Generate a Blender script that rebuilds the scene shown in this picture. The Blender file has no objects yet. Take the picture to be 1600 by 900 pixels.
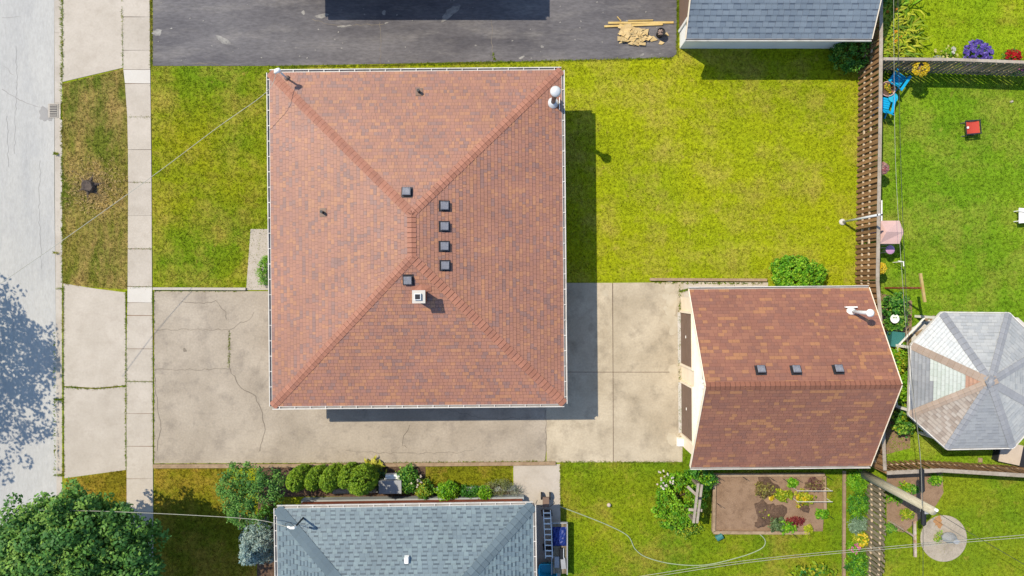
import bpy, math, random
import numpy as np
from mathutils import Vector, Matrix

# ------------------------------------------------------------------ camera, sky, sun, exposure
random.seed(7)
S, H = 33.0, 32.3            # survey scale: ground units per metre, flying height of the drone
scn = bpy.context.scene
COL = scn.collection
cam_d = bpy.data.cameras.new('camera'); cam = bpy.data.objects.new('camera', cam_d); COL.objects.link(cam)
cam.location = (0, 0, H); cam.rotation_euler = (0, 0, 0)
cam_d.sensor_width = 36; cam_d.lens = 36 * S * H / 1600.0; cam_d.clip_end = 2000
scn.camera = cam
SUN = Vector((.568, -.374, -1.0)).normalized()
elev = math.asin(-SUN.z); azim = math.atan2(-SUN.x, -SUN.y)
w = bpy.data.worlds.new('World'); scn.world = w; w.use_nodes = True
nt = w.node_tree; bg = nt.nodes['Background']
sky = nt.nodes.new('ShaderNodeTexSky'); sky.sky_type = 'NISHITA'; sky.sun_disc = False
sky.sun_elevation = elev; sky.sun_rotation = azim; sky.ozone_density = 3.5; sky.dust_density = 0.4
nt.links.new(sky.outputs[0], bg.inputs[0]); bg.inputs[1].default_value = 0.15
sl = bpy.data.lights.new('sun', 'SUN'); sl.energy = 3.3; sl.angle = math.radians(0.5); sl.color = (1, .92, .78)
so = bpy.data.objects.new('sun', sl); COL.objects.link(so); so.rotation_euler = SUN.to_track_quat('-Z', 'Y').to_euler()
so.location = (-20, 15, 40)
scn.view_settings.view_transform = 'Standard'; scn.view_settings.look = 'None'
scn.view_settings.exposure = 0.87; scn.view_settings.gamma = 1
scn.view_settings.use_curve_mapping = False
GAIN = (1.865, 1.937, 2.12)     # picture value of a sunlit white level surface; colours below are noted as seen in sun

# ------------------------------------------------------------------ helpers
def P(px, py, z=0.0):
    k = (1 - z / H) / S
    return Vector(((px - 800) * k, (450 - py) * k, z))
def lin(c):
    c = c / 255.0
    return c / 12.92 if c <= .04045 else ((c + .055) / 1.055) ** 2.4
def C(r, g, b, f=1.0):
    return tuple(min(.88, max(.004, lin(v) / GAIN[i] * f)) for i, v in enumerate((r, g, b))) + (1.0,)

def tag(o, label=None, cat=None, group=None, kind=None):
    if label: o['label'] = label
    if cat: o['category'] = cat
    if group: o['group'] = group
    if kind: o['kind'] = kind
    return o
def thing(name, label, cat, loc=(0, 0, 0), rz=0, group=None):
    o = bpy.data.objects.new(name, None); COL.objects.link(o)
    o.location = loc; o.rotation_euler = (0, 0, rz); o.empty_display_size = .2
    return tag(o, label, cat, group)
def link(name, me, mat, parent=None, loc=(0, 0, 0)):
    o = bpy.data.objects.new(name, me); COL.objects.link(o)
    if mat and not me.materials: me.materials.append(mat)
    o.parent = parent; o.location = loc
    return o

class MB:
    def __init__(s): s.v = []; s.f = []; s.c = []
    def add(s, vs, fs, col=None):
        n = len(s.v); s.v += [tuple(p) for p in vs]; s.f += [tuple(i + n for i in f) for f in fs]
        s.c += [col] * len(fs); return s
    def box(s, x, y, z, sx, sy, sz, rz=0.0, M=None, col=None, taper=1.0):
        """centre x,y; bottom z; sizes"""
        pts = []
        for k, t in ((0, 1.0), (1, taper)):
            for a, b in ((-1, -1), (1, -1), (1, 1), (-1, 1)):
                pts.append(Vector((a * sx / 2 * t, b * sy / 2 * t, k * sz)))
        R = Matrix.Rotation(rz, 4, 'Z')
        pts = [Vector((x, y, z)) + (R @ p) for p in pts]
        if M: pts = [M @ p for p in pts]
        return s.add(pts, [(3, 2, 1, 0), (4, 5, 6, 7), (0, 1, 5, 4), (1, 2, 6, 5), (2, 3, 7, 6), (3, 0, 4, 7)], col)
    def bar(s, a, b, wd, ht, up=(0, 0, 1), col=None):
        a = Vector(a); b = Vector(b); d = (b - a).normalized(); u = Vector(up)
        sd = d.cross(u)
        if sd.length < 1e-4: sd = d.cross(Vector((1, 0, 0)))
        sd.normalize(); u = sd.cross(d)
        q = [(-1, -1), (1, -1), (1, 1), (-1, 1)]
        pts = [e + sd * (i * wd / 2) + u * (j * ht / 2) for e in (a, b) for i, j in q]
        return s.add(pts, [(0, 1, 2, 3), (7, 6, 5, 4), (0, 4, 5, 1), (1, 5, 6, 2), (2, 6, 7, 3), (3, 7, 4, 0)], col)
    def tube(s, pts, r, n=8, cap=True, col=None):
        pts = [Vector(p) for p in pts]; rs = r if isinstance(r, (list, tuple)) else [r] * len(pts)
        V = []; F = []
        for i, p in enumerate(pts):
            d = (pts[min(i + 1, len(pts) - 1)] - pts[max(i - 1, 0)])
            if d.length < 1e-7: d = Vector((0, 0, 1))
            d.normalize()
            a = d.cross(Vector((0, 0, 1)))
            if a.length < .05: a = d.cross(Vector((1, 0, 0)))
            a.normalize(); b = d.cross(a)
            for k in range(n):
                t = 2 * math.pi * k / n
                V.append(p + (a * math.cos(t) + b * math.sin(t)) * rs[i])
        for i in range(len(pts) - 1):
            for k in range(n):
                F.append((i * n + k, i * n + (k + 1) % n, (i + 1) * n + (k + 1) % n, (i + 1) * n + k))
        if cap: F.append(tuple(range(n))[::-1]); F.append(tuple((len(pts) - 1) * n + k for k in range(n)))
        return s.add(V, F, col)
    def lathe(s, x, y, prof, n=16, col=None):
        V = []; F = []
        for r, z in prof:
            for k in range(n):
                t = 2 * math.pi * k / n; V.append((x + r * math.cos(t), y + r * math.sin(t), z))
        for i in range(len(prof) - 1):
            for k in range(n): F.append((i * n + k, i * n + (k + 1) % n, (i + 1) * n + (k + 1) % n, (i + 1) * n + k))
        F.append(tuple(range(n))[::-1]); F.append(tuple((len(prof) - 1) * n + k for k in range(n)))
        return s.add(V, F, col)
    def prism(s, pts, z0, z1, col=None):
        n = len(pts)
        V = [(p[0], p[1], z0) for p in pts] + [(p[0], p[1], z1) for p in pts]
        F = [tuple(range(n))[::-1], tuple(range(n, 2 * n))] + [(i, (i + 1) % n, n + (i + 1) % n, n + i) for i in range(n)]
        return s.add(V, F, col)
    def mesh(s, name, off=None):
        me = bpy.data.meshes.new(name)
        V = s.v if off is None else [tuple(Vector(p) - Vector(off)) for p in s.v]
        me.from_pydata(V, [], s.f)
        if any(c is not None for c in s.c):
            at = me.attributes.new('Col', 'FLOAT_COLOR', 'FACE')
            at.data.foreach_set('color', np.array([c or (1, 1, 1, 1) for c in s.c], dtype=np.float32).ravel())
        me.validate(); me.update(); return me
    def build(s, name, mat, parent=None, off=None, smooth=False, loc=None):
        me = s.mesh(name, off)
        if smooth:
            me.polygons.foreach_set('use_smooth', [True] * len(me.polygons))
        o = link(name, me, mat, parent, (0, 0, 0) if loc is None else loc)
        return o
def solo(mb, name, mat, label, cat, base, group=None, smooth=False, kind=None):
    """a thing that is one mesh in world coordinates; origin moved to base"""
    o = mb.build(name, mat, None, off=base, smooth=smooth, loc=base)
    return tag(o, label, cat, group, kind)
def ccw(pts):
    a = sum(pts[i][0] * pts[(i + 1) % len(pts)][1] - pts[(i + 1) % len(pts)][0] * pts[i][1] for i in range(len(pts)))
    return pts if a > 0 else pts[::-1]
def pxpoly(pp): return ccw([tuple(P(*p)[:2]) for p in pp])

# ------------------------------------------------------------------ materials
MATS = {}
def N(t, ty, **kw):
    n = t.nodes.new(ty)
    for k, v in kw.items(): setattr(n, k, v)
    return n
def base_mat(name, rough=.9):
    m = bpy.data.materials.new(name); m.use_nodes = True
    t = m.node_tree; b = t.nodes['Principled BSDF']; b.inputs['Roughness'].default_value = rough
    b.inputs['Specular IOR Level'].default_value = .25
    MATS[name] = m
    return m, t, b
def mixc(t, fac, a, b, blend='MIX'):
    n = N(t, 'ShaderNodeMix', data_type='RGBA', blend_type=blend)
    for s_, v in ((n.inputs[0], fac), (n.inputs[6], a), (n.inputs[7], b)):
        if hasattr(v, 'is_linked') or hasattr(v, 'links'): t.links.new(v, s_)
        else: s_.default_value = v
    return n.outputs[2]
def noise(t, vec, scale, detail=4, rough=.6, lo=.35, hi=.65):
    n = N(t, 'ShaderNodeTexNoise'); n.inputs['Scale'].default_value = scale
    n.inputs['Detail'].default_value = detail; n.inputs['Roughness'].default_value = rough
    t.links.new(vec, n.inputs['Vector'])
    r = N(t, 'ShaderNodeMapRange'); r.inputs[1].default_value = lo; r.inputs[2].default_value = hi
    t.links.new(n.outputs[0], r.inputs[0])
    return r.outputs[0]
def vecs(t, stretch=(1, 1, 1), obj=False, off=(0, 0, 0)):
    if obj: o = N(t, 'ShaderNodeTexCoord').outputs['Object']
    else: o = N(t, 'ShaderNodeNewGeometry').outputs['Position']
    m = N(t, 'ShaderNodeMapping'); m.inputs['Scale'].default_value = stretch; m.inputs['Location'].default_value = off
    t.links.new(o, m.inputs[0]); return m.outputs[0]
def mul(t, a, k):
    n = N(t, 'ShaderNodeMath', operation='MULTIPLY'); t.links.new(a, n.inputs[0]); n.inputs[1].default_value = k; return n.outputs[0]
def val_var(t, col, fac, lo, hi):
    r = N(t, 'ShaderNodeMapRange'); r.inputs[3].default_value = lo; r.inputs[4].default_value = hi; t.links.new(fac, r.inputs[0])
    h = N(t, 'ShaderNodeHueSaturation'); t.links.new(r.outputs[0], h.inputs['Value']); t.links.new(col, h.inputs['Color'])
    return h.outputs[0]
def surf(name, c0, c1, c2=None, s1=.5, s2=4, s3=45, a2=.6, fine=.12, rough=.9, bump=.15, stretch=(1, 1, 1), rnd=0, obj=False, spec=.25, metal=0, off=(0, 0, 0)):
    m, t, b = base_mat(name, rough); b.inputs['Specular IOR Level'].default_value = spec; b.inputs['Metallic'].default_value = metal
    v = vecs(t, stretch, obj, off)
    col = mixc(t, noise(t, v, s1, 5), c0, c1)
    if c2: col = mixc(t, mul(t, noise(t, v, s2, 6, .65, .5, .72), a2), col, c2)
    n3 = noise(t, v, s3, 3, .7, .25, .75)
    col = val_var(t, col, n3, 1 - fine, 1 + fine)
    if rnd:
        oi = N(t, 'ShaderNodeObjectInfo'); col = val_var(t, col, oi.outputs['Random'], 1 - rnd, 1 + rnd)
    t.links.new(col, b.inputs['Base Color'])
    if bump:
        bp = N(t, 'ShaderNodeBump'); bp.inputs['Strength'].default_value = bump; bp.inputs['Distance'].default_value = .02
        t.links.new(n3, bp.inputs['Height']); t.links.new(bp.outputs[0], b.inputs['Normal'])
    return m
def attr_mat(name, rough=.9, trans=0, fine=.15, s=40, bump=0, rnd=0):
    m, t, b = base_mat(name, rough)
    a = N(t, 'ShaderNodeAttribute', attribute_name='Col'); col = a.outputs['Color']
    v = vecs(t, obj=True)
    n3 = noise(t, v, s, 3, .7, .25, .75); col = val_var(t, col, n3, 1 - fine, 1 + fine)
    if not trans: col = val_var(t, col, noise(t, vecs(t), .55, 5, .65, .3, .7), .9, 1.1)
    t.links.new(col, b.inputs['Base Color'])
    if bump:
        bp = N(t, 'ShaderNodeBump'); bp.inputs['Strength'].default_value = bump; bp.inputs['Distance'].default_value = .01
        t.links.new(n3, bp.inputs['Height']); t.links.new(bp.outputs[0], b.inputs['Normal'])
    if trans:
        tr = N(t, 'ShaderNodeBsdfTranslucent'); t.links.new(col, tr.inputs[0])
        mx = N(t, 'ShaderNodeMixShader'); mx.inputs[0].default_value = trans
        t.links.new(b.outputs[0], mx.inputs[1]); t.links.new(tr.outputs[0], mx.inputs[2])
        t.links.new(mx.outputs[0], t.nodes['Material Output'].inputs[0])
    return m
def plain(name, c, rough=.6, spec=.3, metal=0, fine=.06, rnd=0):
    return surf(name, c, tuple(x * .88 for x in c[:3]) + (1,), None, s1=2, s3=30, fine=fine, rough=rough, bump=0, spec=spec, metal=metal, rnd=rnd, obj=True)
def grass_mat(name, a, b_, dry, dry_lo=.5, dry_hi=.7, dry_amt=.8, s_big=.16, s_dry=.5, fine=.38, blades=False, stretch=(1, 1, 1)):
    m, t, b = base_mat(name, .95); b.inputs['Specular IOR Level'].default_value = .1
    a, b_, dry = [(min(.8, q[0] * 1.3), min(.8, q[1] * 1.3), q[2] * 1.15, 1) for q in (a, b_, dry)]
    v = vecs(t); vs = vecs(t, stretch)
    col = mixc(t, noise(t, v, s_big, 4, .6, .36, .64), a, b_)
    col = mixc(t, mul(t, noise(t, vs, s_dry, 7, .68, dry_lo, dry_hi), dry_amt), col, dry)
    col = mixc(t, mul(t, noise(t, v, 1.7, 4, .6, .63, .72), .55), col, dry)
    n3 = noise(t, v, 6.5, 5, .85, .36, .64)
    col = val_var(t, col, n3, 1 - fine, 1 + fine)
    col = val_var(t, col, noise(t, vecs(t, (.12, 1.7, 1)), 1.0, 3, .6, .3, .7), .9, 1.1)
    if blades:
        g = N(t, 'ShaderNodeNewGeometry'); col = val_var(t, col, g.outputs['Random Per Island'], .55, 1.6)
    t.links.new(col, b.inputs['Base Color'])
    if blades:
        tr = N(t, 'ShaderNodeBsdfTranslucent'); t.links.new(col, tr.inputs[0])
        mx = N(t, 'ShaderNodeMixShader'); mx.inputs[0].default_value = .35
        t.links.new(b.outputs[0], mx.inputs[1]); t.links.new(tr.outputs[0], mx.inputs[2])
        t.links.new(mx.outputs[0], t.nodes['Material Output'].inputs[0])
    else:
        bp = N(t, 'ShaderNodeBump'); bp.inputs['Strength'].default_value = .5; bp.inputs['Distance'].default_value = .05
        n4 = noise(t, v, 22, 4, .75, .3, .7); t.links.new(n4, bp.inputs['Height']); t.links.new(bp.outputs[0], b.inputs['Normal'])
    return m

m_road = surf('old_pale_asphalt', C(214, 213, 210), C(203, 203, 202), C(180, 182, 186), s1=.35, s2=1.1, s3=11, a2=.4, fine=.11, stretch=(1, .35, 1), bump=.3)
m_conc = surf('pale_concrete', C(222, 212, 200), C(209, 199, 186), C(184, 172, 158), s1=.7, s2=1.8, s3=11, a2=.35, fine=.07, rnd=.05)
m_conc_w = surf('fresh_white_concrete', C(240, 235, 228), C(230, 224, 216), None, fine=.04)
m_pad = surf('stained_concrete', C(226, 212, 188), C(200, 186, 162), C(150, 138, 120), s1=.55, s2=1.3, s3=11, a2=.6, fine=.12, rnd=.04)
m_drive = surf('weathered_drive', C(206, 194, 178), C(186, 174, 158), C(146, 136, 126), s1=.5, s2=1.2, s3=11, a2=.6, fine=.13, bump=.3)
m_asph = surf('dark_sealed_asphalt', C(134, 131, 134), C(92, 90, 96), C(158, 153, 150), s1=.4, s2=1.3, s3=11, a2=.55, fine=.26, stretch=(.3, 1, 1), bump=.35)
m_curb = surf('kerb_concrete', C(220, 212, 202), C(206, 197, 186), C(176, 168, 158), s1=1, s2=5, s3=30, a2=.4, fine=.07)
m_crack = surf('dirt_in_crack', C(160, 149, 135), C(140, 130, 117), None, fine=.2, bump=0)
m_splash = surf('pale_paint_splash', C(190, 187, 182), C(150, 147, 144), C(120, 118, 120), s1=4, s2=7, fine=.15, bump=0)
m_palepatch = surf('pale_round_patch', C(226, 214, 192), C(214, 201, 177), None, s1=3, fine=.06, bump=0)  # paler tone for the rounded spots on the slabs by the garage
m_soil = surf('garden_soil', C(176, 146, 120), C(160, 130, 104), C(130, 104, 84), s1=1, s2=4, s3=26, fine=.16, bump=.5)
m_soil_d = surf('dark_turned_soil', C(124, 98, 80), C(96, 76, 62), C(156, 128, 104), s1=4, s2=9, s3=22, fine=.3, bump=.8)
m_wood = surf('weathered_fence_wood', C(190, 148, 104), C(158, 118, 80), C(112, 84, 62), s1=3, s2=9, s3=40, fine=.12, stretch=(4, 4, .5), rnd=.28, obj=True)
m_woodg = surf('grey_fence_wood', C(172, 160, 138), C(146, 132, 108), C(110, 98, 80), s1=3, s2=9, s3=40, fine=.12, stretch=(4, 4, .5), rnd=.25, obj=True)
m_cap = surf('silvered_cap_board', C(204, 192, 178), C(182, 168, 152), C(150, 136, 120), s1=2, s2=8, s3=30, fine=.1, rnd=.08)
m_railw = surf('pale_fence_rail', C(226, 206, 180, 1.3), C(206, 184, 156, 1.3), None, s1=3, fine=.1)
m_pole = surf('pole_wood', C(226, 218, 192), C(204, 194, 168), C(150, 144, 120), s1=2, s2=7, s3=30, fine=.12, stretch=(6, 6, .6), obj=True)
m_lumber = surf('fresh_pine', C(232, 204, 138), C(218, 184, 112), None, s1=3, s3=30, fine=.08, rnd=.15, obj=True)
m_timber = surf('bed_timber', C(196, 170, 140), C(172, 146, 118), C(136, 112, 90), s1=3, s2=8, fine=.1, rnd=.1)
m_white = plain('white_metal', C(246, 244, 240, 1.6), .4)
m_gut = surf('white_gutter', C(238, 234, 228, 1.25), C(226, 220, 212, 1.15), C(170, 162, 152), s1=1.2, s2=2.5, s3=20, a2=.5, fine=.08, rough=.5, bump=0)
m_gutin = plain('gutter_inside', C(176, 172, 170), .6, fine=.2)
m_cream = surf('cream_siding', C(242, 228, 206, 1.6), C(234, 218, 194, 1.6), None, s1=1.5, fine=.04, rough=.6, bump=0)
m_pale = surf('white_siding', C(238, 238, 236, 1.7), C(230, 230, 228, 1.7), None, s1=1.5, fine=.03, rough=.6, bump=0)
m_brown = plain('brown_door_paint', C(150, 124, 108), .6)
m_brick = surf('red_brick', C(186, 104, 72), C(160, 84, 60), C(120, 70, 54), s1=4, s2=12, fine=.12, obj=True)
m_found = surf('painted_foundation', C(196, 204, 206), C(178, 186, 190), None, fine=.08)
m_dark = plain('dark_metal', C(56, 56, 62), .5)
m_black = plain('black_rubber', C(36, 37, 42), .6)
m_ventcap = surf('speckled_vent_top', C(160, 162, 172), C(130, 132, 144), None, s1=8, s3=40, fine=.25, obj=True, rough=.6)
m_galv = plain('galvanised_steel', C(222, 225, 228, 1.4), .4, .5, .1)
m_pipe = plain('brown_flue', C(150, 120, 106), .5)
m_rust = surf('rusted_steel', C(176, 96, 54), C(150, 78, 44), C(206, 188, 170), s1=4, s2=6, fine=.15, obj=True)
m_rustw = surf('flaking_white_rust', C(222, 212, 200), C(196, 160, 130), C(160, 92, 56), s1=2.5, s2=5, fine=.12, obj=True)
m_blue = plain('blue_plastic', C(20, 168, 224, 1.5), .4)
m_cyan = plain('cyan_plastic', C(52, 186, 220, 1.4), .4)
m_teal = plain('teal_plastic', C(70, 142, 140), .5)
m_tarp = plain('dark_blue_tarp', C(30, 60, 150), .5)
m_violet = plain('violet_tarp', C(60, 48, 170), .5)
m_pink = plain('pink_canvas', C(246, 206, 200), .8)
m_pinkp = plain('pink_plastic', C(224, 172, 220), .4)
m_red = plain('red_cloth', C(226, 84, 66), .8)
m_alu = plain('aluminium', C(232, 238, 240, 1.5), .4, .5, .1)
m_greybox = plain('grey_sheet_metal', C(190, 194, 200), .45)
m_beige = plain('beige_cushion', C(232, 214, 196), .9)
m_bark = surf('bark', C(120, 98, 78), C(90, 72, 58), None, s1=6, fine=.2, bump=.6, obj=True)
m_stump = surf('old_stump', C(122, 108, 98), C(88, 78, 74), C(60, 54, 54), s1=6, s2=12, fine=.25, bump=.6, obj=True)
m_hose = plain('pale_hose', C(190, 206, 168), .5)
m_cable = plain('black_cable', C(70, 72, 70), .6)
m_cablew = plain('grey_service_cable', C(206, 204, 188), .5)
m_leaf = attr_mat('leaf', .6, .25, .1, 20)
m_petal = attr_mat('petal', .7, .2, .1, 20)
m_shingle = attr_mat('shingle_granules', .55, 0, .12, 38, bump=.3); m_shingle.node_tree.nodes['Principled BSDF'].inputs['Specular IOR Level'].default_value = .36
m_capsh = surf('hip_cap_shingle', C(196, 136, 112), C(184, 126, 104), C(170, 122, 108), s1=1, s2=3, s3=40, fine=.12, rnd=.09, bump=.2, rough=.6, spec=.22)
m_capgar = surf('garage_cap_shingle', C(170, 114, 92), C(160, 106, 86), None, fine=.12, rnd=.08, bump=.2)
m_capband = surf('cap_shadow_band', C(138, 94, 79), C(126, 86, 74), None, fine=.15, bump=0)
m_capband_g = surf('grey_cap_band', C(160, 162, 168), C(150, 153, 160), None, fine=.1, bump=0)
m_roofing = surf('roof_felt', C(112, 80, 68), C(92, 68, 60), None)
m_capblue = surf('blue_hip_cap', C(118, 136, 147), C(108, 126, 138), None, fine=.12, rnd=.06, bump=.2)
m_capgz = surf('grey_hip_cap', C(178, 180, 186), C(164, 167, 174), None, fine=.1, rnd=.06)
m_captan = surf('tan_hip_cap', C(198, 178, 162), C(184, 164, 148), None, fine=.1, rnd=.06)

# ------------------------------------------------------------------ ground, road, lawns, pavements
def sheet(name, pp, z, mat, label, z0=None, parent=None, world=False):
    pts = ccw([tuple(p) for p in pp]) if world else pxpoly(pp)
    mb = MB()
    if z0 is None: mb.add([(x, y, z) for x, y in pts], [tuple(range(len(pts)))])
    else: mb.prism(pts, z0, z)
    o = mb.build(name, mat, parent)
    if parent is None: tag(o, label, None, None, 'structure')
    return o
g_base = grass_mat('far_grass', C(150, 158, 30), C(130, 148, 24), C(160, 144, 72))
KX = P(97, 0)[0]
sheet('ground', [(-400, -400), (400, -400), (400, 400), (-400, 400)], -.16, g_base, 'wide grassy ground reaching the horizon', world=True)
sheet('yard_ground', [(KX, -60), (60, -60), (60, 60), (KX, 60)], 0, g_base, 'level earth under the lawns and pavements', -.14, world=True)
sheet('road', [(-250, -900), (82, -900), (82, 300), (86, 640), (86, 1900), (-250, 1900)], -.13, m_road, 'worn pale grey asphalt street along the left edge')
sheet('far_verge', [(-24.3 - 8, -60), (-24.3 - 1.8, -60), (-24.3 - 1.8, 60), (-24.3 - 8, 60)], -.04, g_base, 'grass verge across the street', -.15, world=True)

lawns = []   # (sheet polygon, grass material pair, density, blade height)
def lawn(pp, key, args, label, dens, hh, holes=(), **kw):
    ms = grass_mat('turf_' + key, *args, **kw); mt = grass_mat('blades_' + key, *args, blades=True, **kw)
    sheet('lawn', pp, .004, ms, label)
    lawns.append((pxpoly(pp), [pxpoly(h) for h in holes], mt, dens, hh, key))
lawn([(98, 131), (194, 107), (200, 200), (200, 452), (150, 449), (98, 444)], 'boulevard', (C(128, 124, 50), C(98, 114, 38), C(172, 146, 94)),
     'dry brownish boulevard lawn with the stump between kerb and sidewalk', 130, .06, dry_lo=.42, dry_hi=.62, dry_amt=.85, stretch=(2.2, .8, 1))
lawn([(104, 748), (198, 734), (200, 1000), (100, 1000)], 'verge', (C(138, 124, 32), C(110, 112, 28), C(170, 136, 62)),
     'short verge lawn in front of the big tree', 130, .06, dry_lo=.45, dry_hi=.65)
lawn([(236, 104), (475, 104), (475, 451), (240, 451)], 'front', (C(146, 150, 20), C(110, 138, 16), C(178, 158, 78)),
     'olive green front lawn beside the brown hip roof', 130, .06, dry_lo=.46, dry_hi=.68, dry_amt=.7)
lawn([(475, 103), (1056, 92), (1060, 76), (1342, 76), (1342, 450), (1196, 437), (1015, 437), (860, 442), (475, 160)], 'back', (C(164, 172, 18), C(146, 162, 12), C(178, 162, 80)),
     'bright yellow green back lawn behind the brown hip roof', 120, .055, dry_lo=.46, dry_hi=.7, dry_amt=.8)
lawn([(876, 724), (1064, 722), (1064, 700), (1354, 700), (1354, 1000), (876, 1000)], 'middle', (C(136, 150, 24), C(96, 132, 18), C(168, 146, 70)),
     'green lawn around the vegetable bed', 130, .06, holes=[[(1113, 739), (1288, 739), (1288, 832), (1113, 832)], [(1318, 740), (1354, 740), (1354, 1000), (1318, 1000)]], dry_lo=.48, dry_hi=.7, dry_amt=.7)
lawn([(241, 731), (352, 731), (400, 800), (400, 1000), (241, 1000)], 'corner', (C(140, 130, 30), C(108, 118, 24), C(180, 146, 66)),
     'patchy lawn between the sidewalk and the blue spruce', 130, .06, dry_lo=.45, dry_hi=.66)
lawn([(666, 728), (800, 726), (800, 760), (666, 760)], 'strip', (C(126, 130, 26), C(104, 116, 24), C(176, 146, 70)),
     'narrow grass strip beside the driveway kerb', 150, .07, dry_lo=.48, dry_hi=.68)
lawn([(1343, -120), (1760, -120), (1760, 109), (1343, 109)], 'north_yard', (C(158, 174, 28), C(128, 162, 22), C(178, 164, 66)),
     'bright lawn of the flower garden behind the top fence', 120, .06, dry_lo=.56, dry_hi=.75, dry_amt=.6)
lawn([(1343, 109), (1760, 109), (1760, 722), (1358, 735)], 'east_yard', (C(130, 162, 34), C(104, 146, 28), C(162, 160, 74)),
     'deep green lawn around the octagonal gazebo', 120, .065, holes=[[(1428, 520), (1470, 495), (1600, 495), (1600, 690), (1470, 690), (1428, 650)]], dry_lo=.46, dry_hi=.72, dry_amt=.75)
lawn([(1358, 735), (1760, 722), (1760, 1000), (1358, 1000)], 'south_yard', (C(144, 154, 34), C(108, 140, 26), C(172, 156, 72)),
     'green lawn around the round concrete pad', 120, .06, holes=[[(1385, 738), (1472, 738), (1472, 790), (1440, 815), (1395, 830), (1385, 830)]], dry_lo=.53, dry_hi=.73, dry_amt=.65)

# sidewalk slabs
sw_root = MB()
def sx(y, side):
    xs = ([(-40, 191), (106, 193), (160, 199), (250, 201), (450, 200), (560, 198), (960, 199)] if side == 0 else
          [(-40, 234), (106, 235), (250, 237), (450, 238), (560, 239), (960, 240)])
    return float(np.interp(y, [a for a, b in xs], [b for a, b in xs]))
side = tag(MB().prism(pxpoly([(sx(y, 0) + 1, y) for y in (-40, 106, 160, 450, 960)] + [(sx(y, 1) - 1, y) for y in (960, 450, 106, -40)]), -.1, .008).build('sidewalk', m_soil, None), 'pale concrete sidewalk slabs running up the left side', None, None, 'structure')
ys = [-30, 27, 79, 109, 131, 183, 234, 285, 337, 389, 448, 473, 493, 545, 596, 646, 697, 748, 800, 852, 920]
for i in range(len(ys) - 1):
    a, b = ys[i] + .35, ys[i + 1] - .35
    white = ys[i] in (109, 448)
    pts = pxpoly([(sx(a, 0), a), (sx(a, 1), a + random.uniform(-.6, .6)), (sx(b, 1), b), (sx(b, 0), b + random.uniform(-.6, .6))])
    MB().prism(pts, 0, .032 + random.uniform(-.004, .006)).build('slab', m_conc_w if white else m_conc, side)
# kerb and gutter
kerb = tag(MB().prism(pxpoly([(81, -900), (91, -900), (94, 1900), (86, 1900), (86, 640), (83, 300)]), -.15, -.115).build('kerb', m_curb, None), 'pale concrete kerb and gutter along the street', None, None, 'structure')
ky = [-40, 50, 160, 187, 240, 395, 450, 505, 624, 742, 860, 940]
for i in range(len(ky) - 1):
    a, b = ky[i] + .3, ky[i + 1] - .3
    if ky[i] == 160: continue
    g = lambda y: float(np.interp(y, [0, 300, 900], [82.5, 84.5, 86.5]))
    MB().prism(pxpoly([(g(a), a), (93, a), (93.5, b), (g(b), b)]), -.14, -.105).build('gutter_slab', m_curb, kerb)
    low = not (187 <= ky[i] < 450)
    MB().prism(pxpoly([(93.3, a), (97.2, a), (97.4, b), (93.8, b)]), -.14, -.03 if low else .012).build('kerb_stone', m_curb, kerb)
# catch basin
r = thing('catch_basin', 'square metal storm drain grate set in the kerb', 'drain grate', P(83, 173, -.1))
MB().box(0, 0, -.02, .46, .66, .03).build('frame', m_curb, r)
MB().box(.02, 0, .012, .34, .58, .004).build('pit', m_black, r)
for k in range(7): MB().box(.02, -.25 + k * .083, .014, .34, .03, .012).build('grate_bar', m_curb, r)
# aprons
def pave(name, pp, z, mat, label, pieces=None):
    o = sheet(name, pp, z, mat, label, -.08); return o
pave('driveway_apron', [(98, -60), (191, -60), (192, 106), (98, 128)], .018, m_conc, 'smooth pale concrete apron at the top left')
ap = pave('driveway_apron', [(99.5, 443), (150, 451), (196, 457), (197, 602), (150, 606), (100, 603)], .018, m_conc, 'pale concrete apron with a weedy crack, upper half')
pave('driveway_apron', [(100, 605), (150, 608), (197, 604), (197, 734), (101, 747)], .018, m_conc, 'pale concrete apron with a weedy crack, lower half')
asph = pave('asphalt_driveway', [(239, -120), (1058, -120), (1057, 84), (1050, 90), (880, 95), (700, 98), (420, 103), (239, 103)], .014, m_asph, 'dark grey sealed asphalt driveway across the top')
drv = pave('old_driveway', [(241, 455), (470, 455), (870, 470), (852, 722), (241, 724)], .014, m_drive, 'weathered grey beige driveway wrapping around the house')
sheet('patch_slab', [(241.5, 516.5), (357.5, 516), (358, 576), (241.5, 577)], .018, m_drive, '', .0, drv)
padr = tag(MB().prism(pxpoly([(862, 443), (1062, 443), (1064, 721), (854, 721)]), -.08, .006).build('concrete_pad', m_soil_d, None), 'stained concrete parking slabs before the garage doors', None, None, 'structure')
for pp in ([(800, 442), (956.6, 442), (957.4, 581), (800, 580.6)], [(957.8, 442), (1068, 441), (1068, 581), (958.2, 581)],
           [(854, 581.6), (957.4, 581.8), (957.8, 722), (854, 722.5)], [(958.3, 581.8), (1068, 581.8), (1066, 722), (958.7, 722)]):
    MB().prism(pxpoly(pp), 0, .016 + random.uniform(-.003, .003)).build('slab', m_pad, padr)
pave('garage_path', [(1063, 440), (1200, 441), (1200, 470), (1068, 470)], .008, m_conc, 'pale concrete strip along the top side of the garage')
pave('front_step', [(392, 358), (470, 358), (470, 453), (385, 453)], .03, m_conc, 'skewed pale concrete walk at the front of the house')
pave('side_path', [(802, 727), (875, 725), (877, 1000), (806, 1000)], .012, m_conc, 'concrete path beside the blue grey house')
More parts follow.
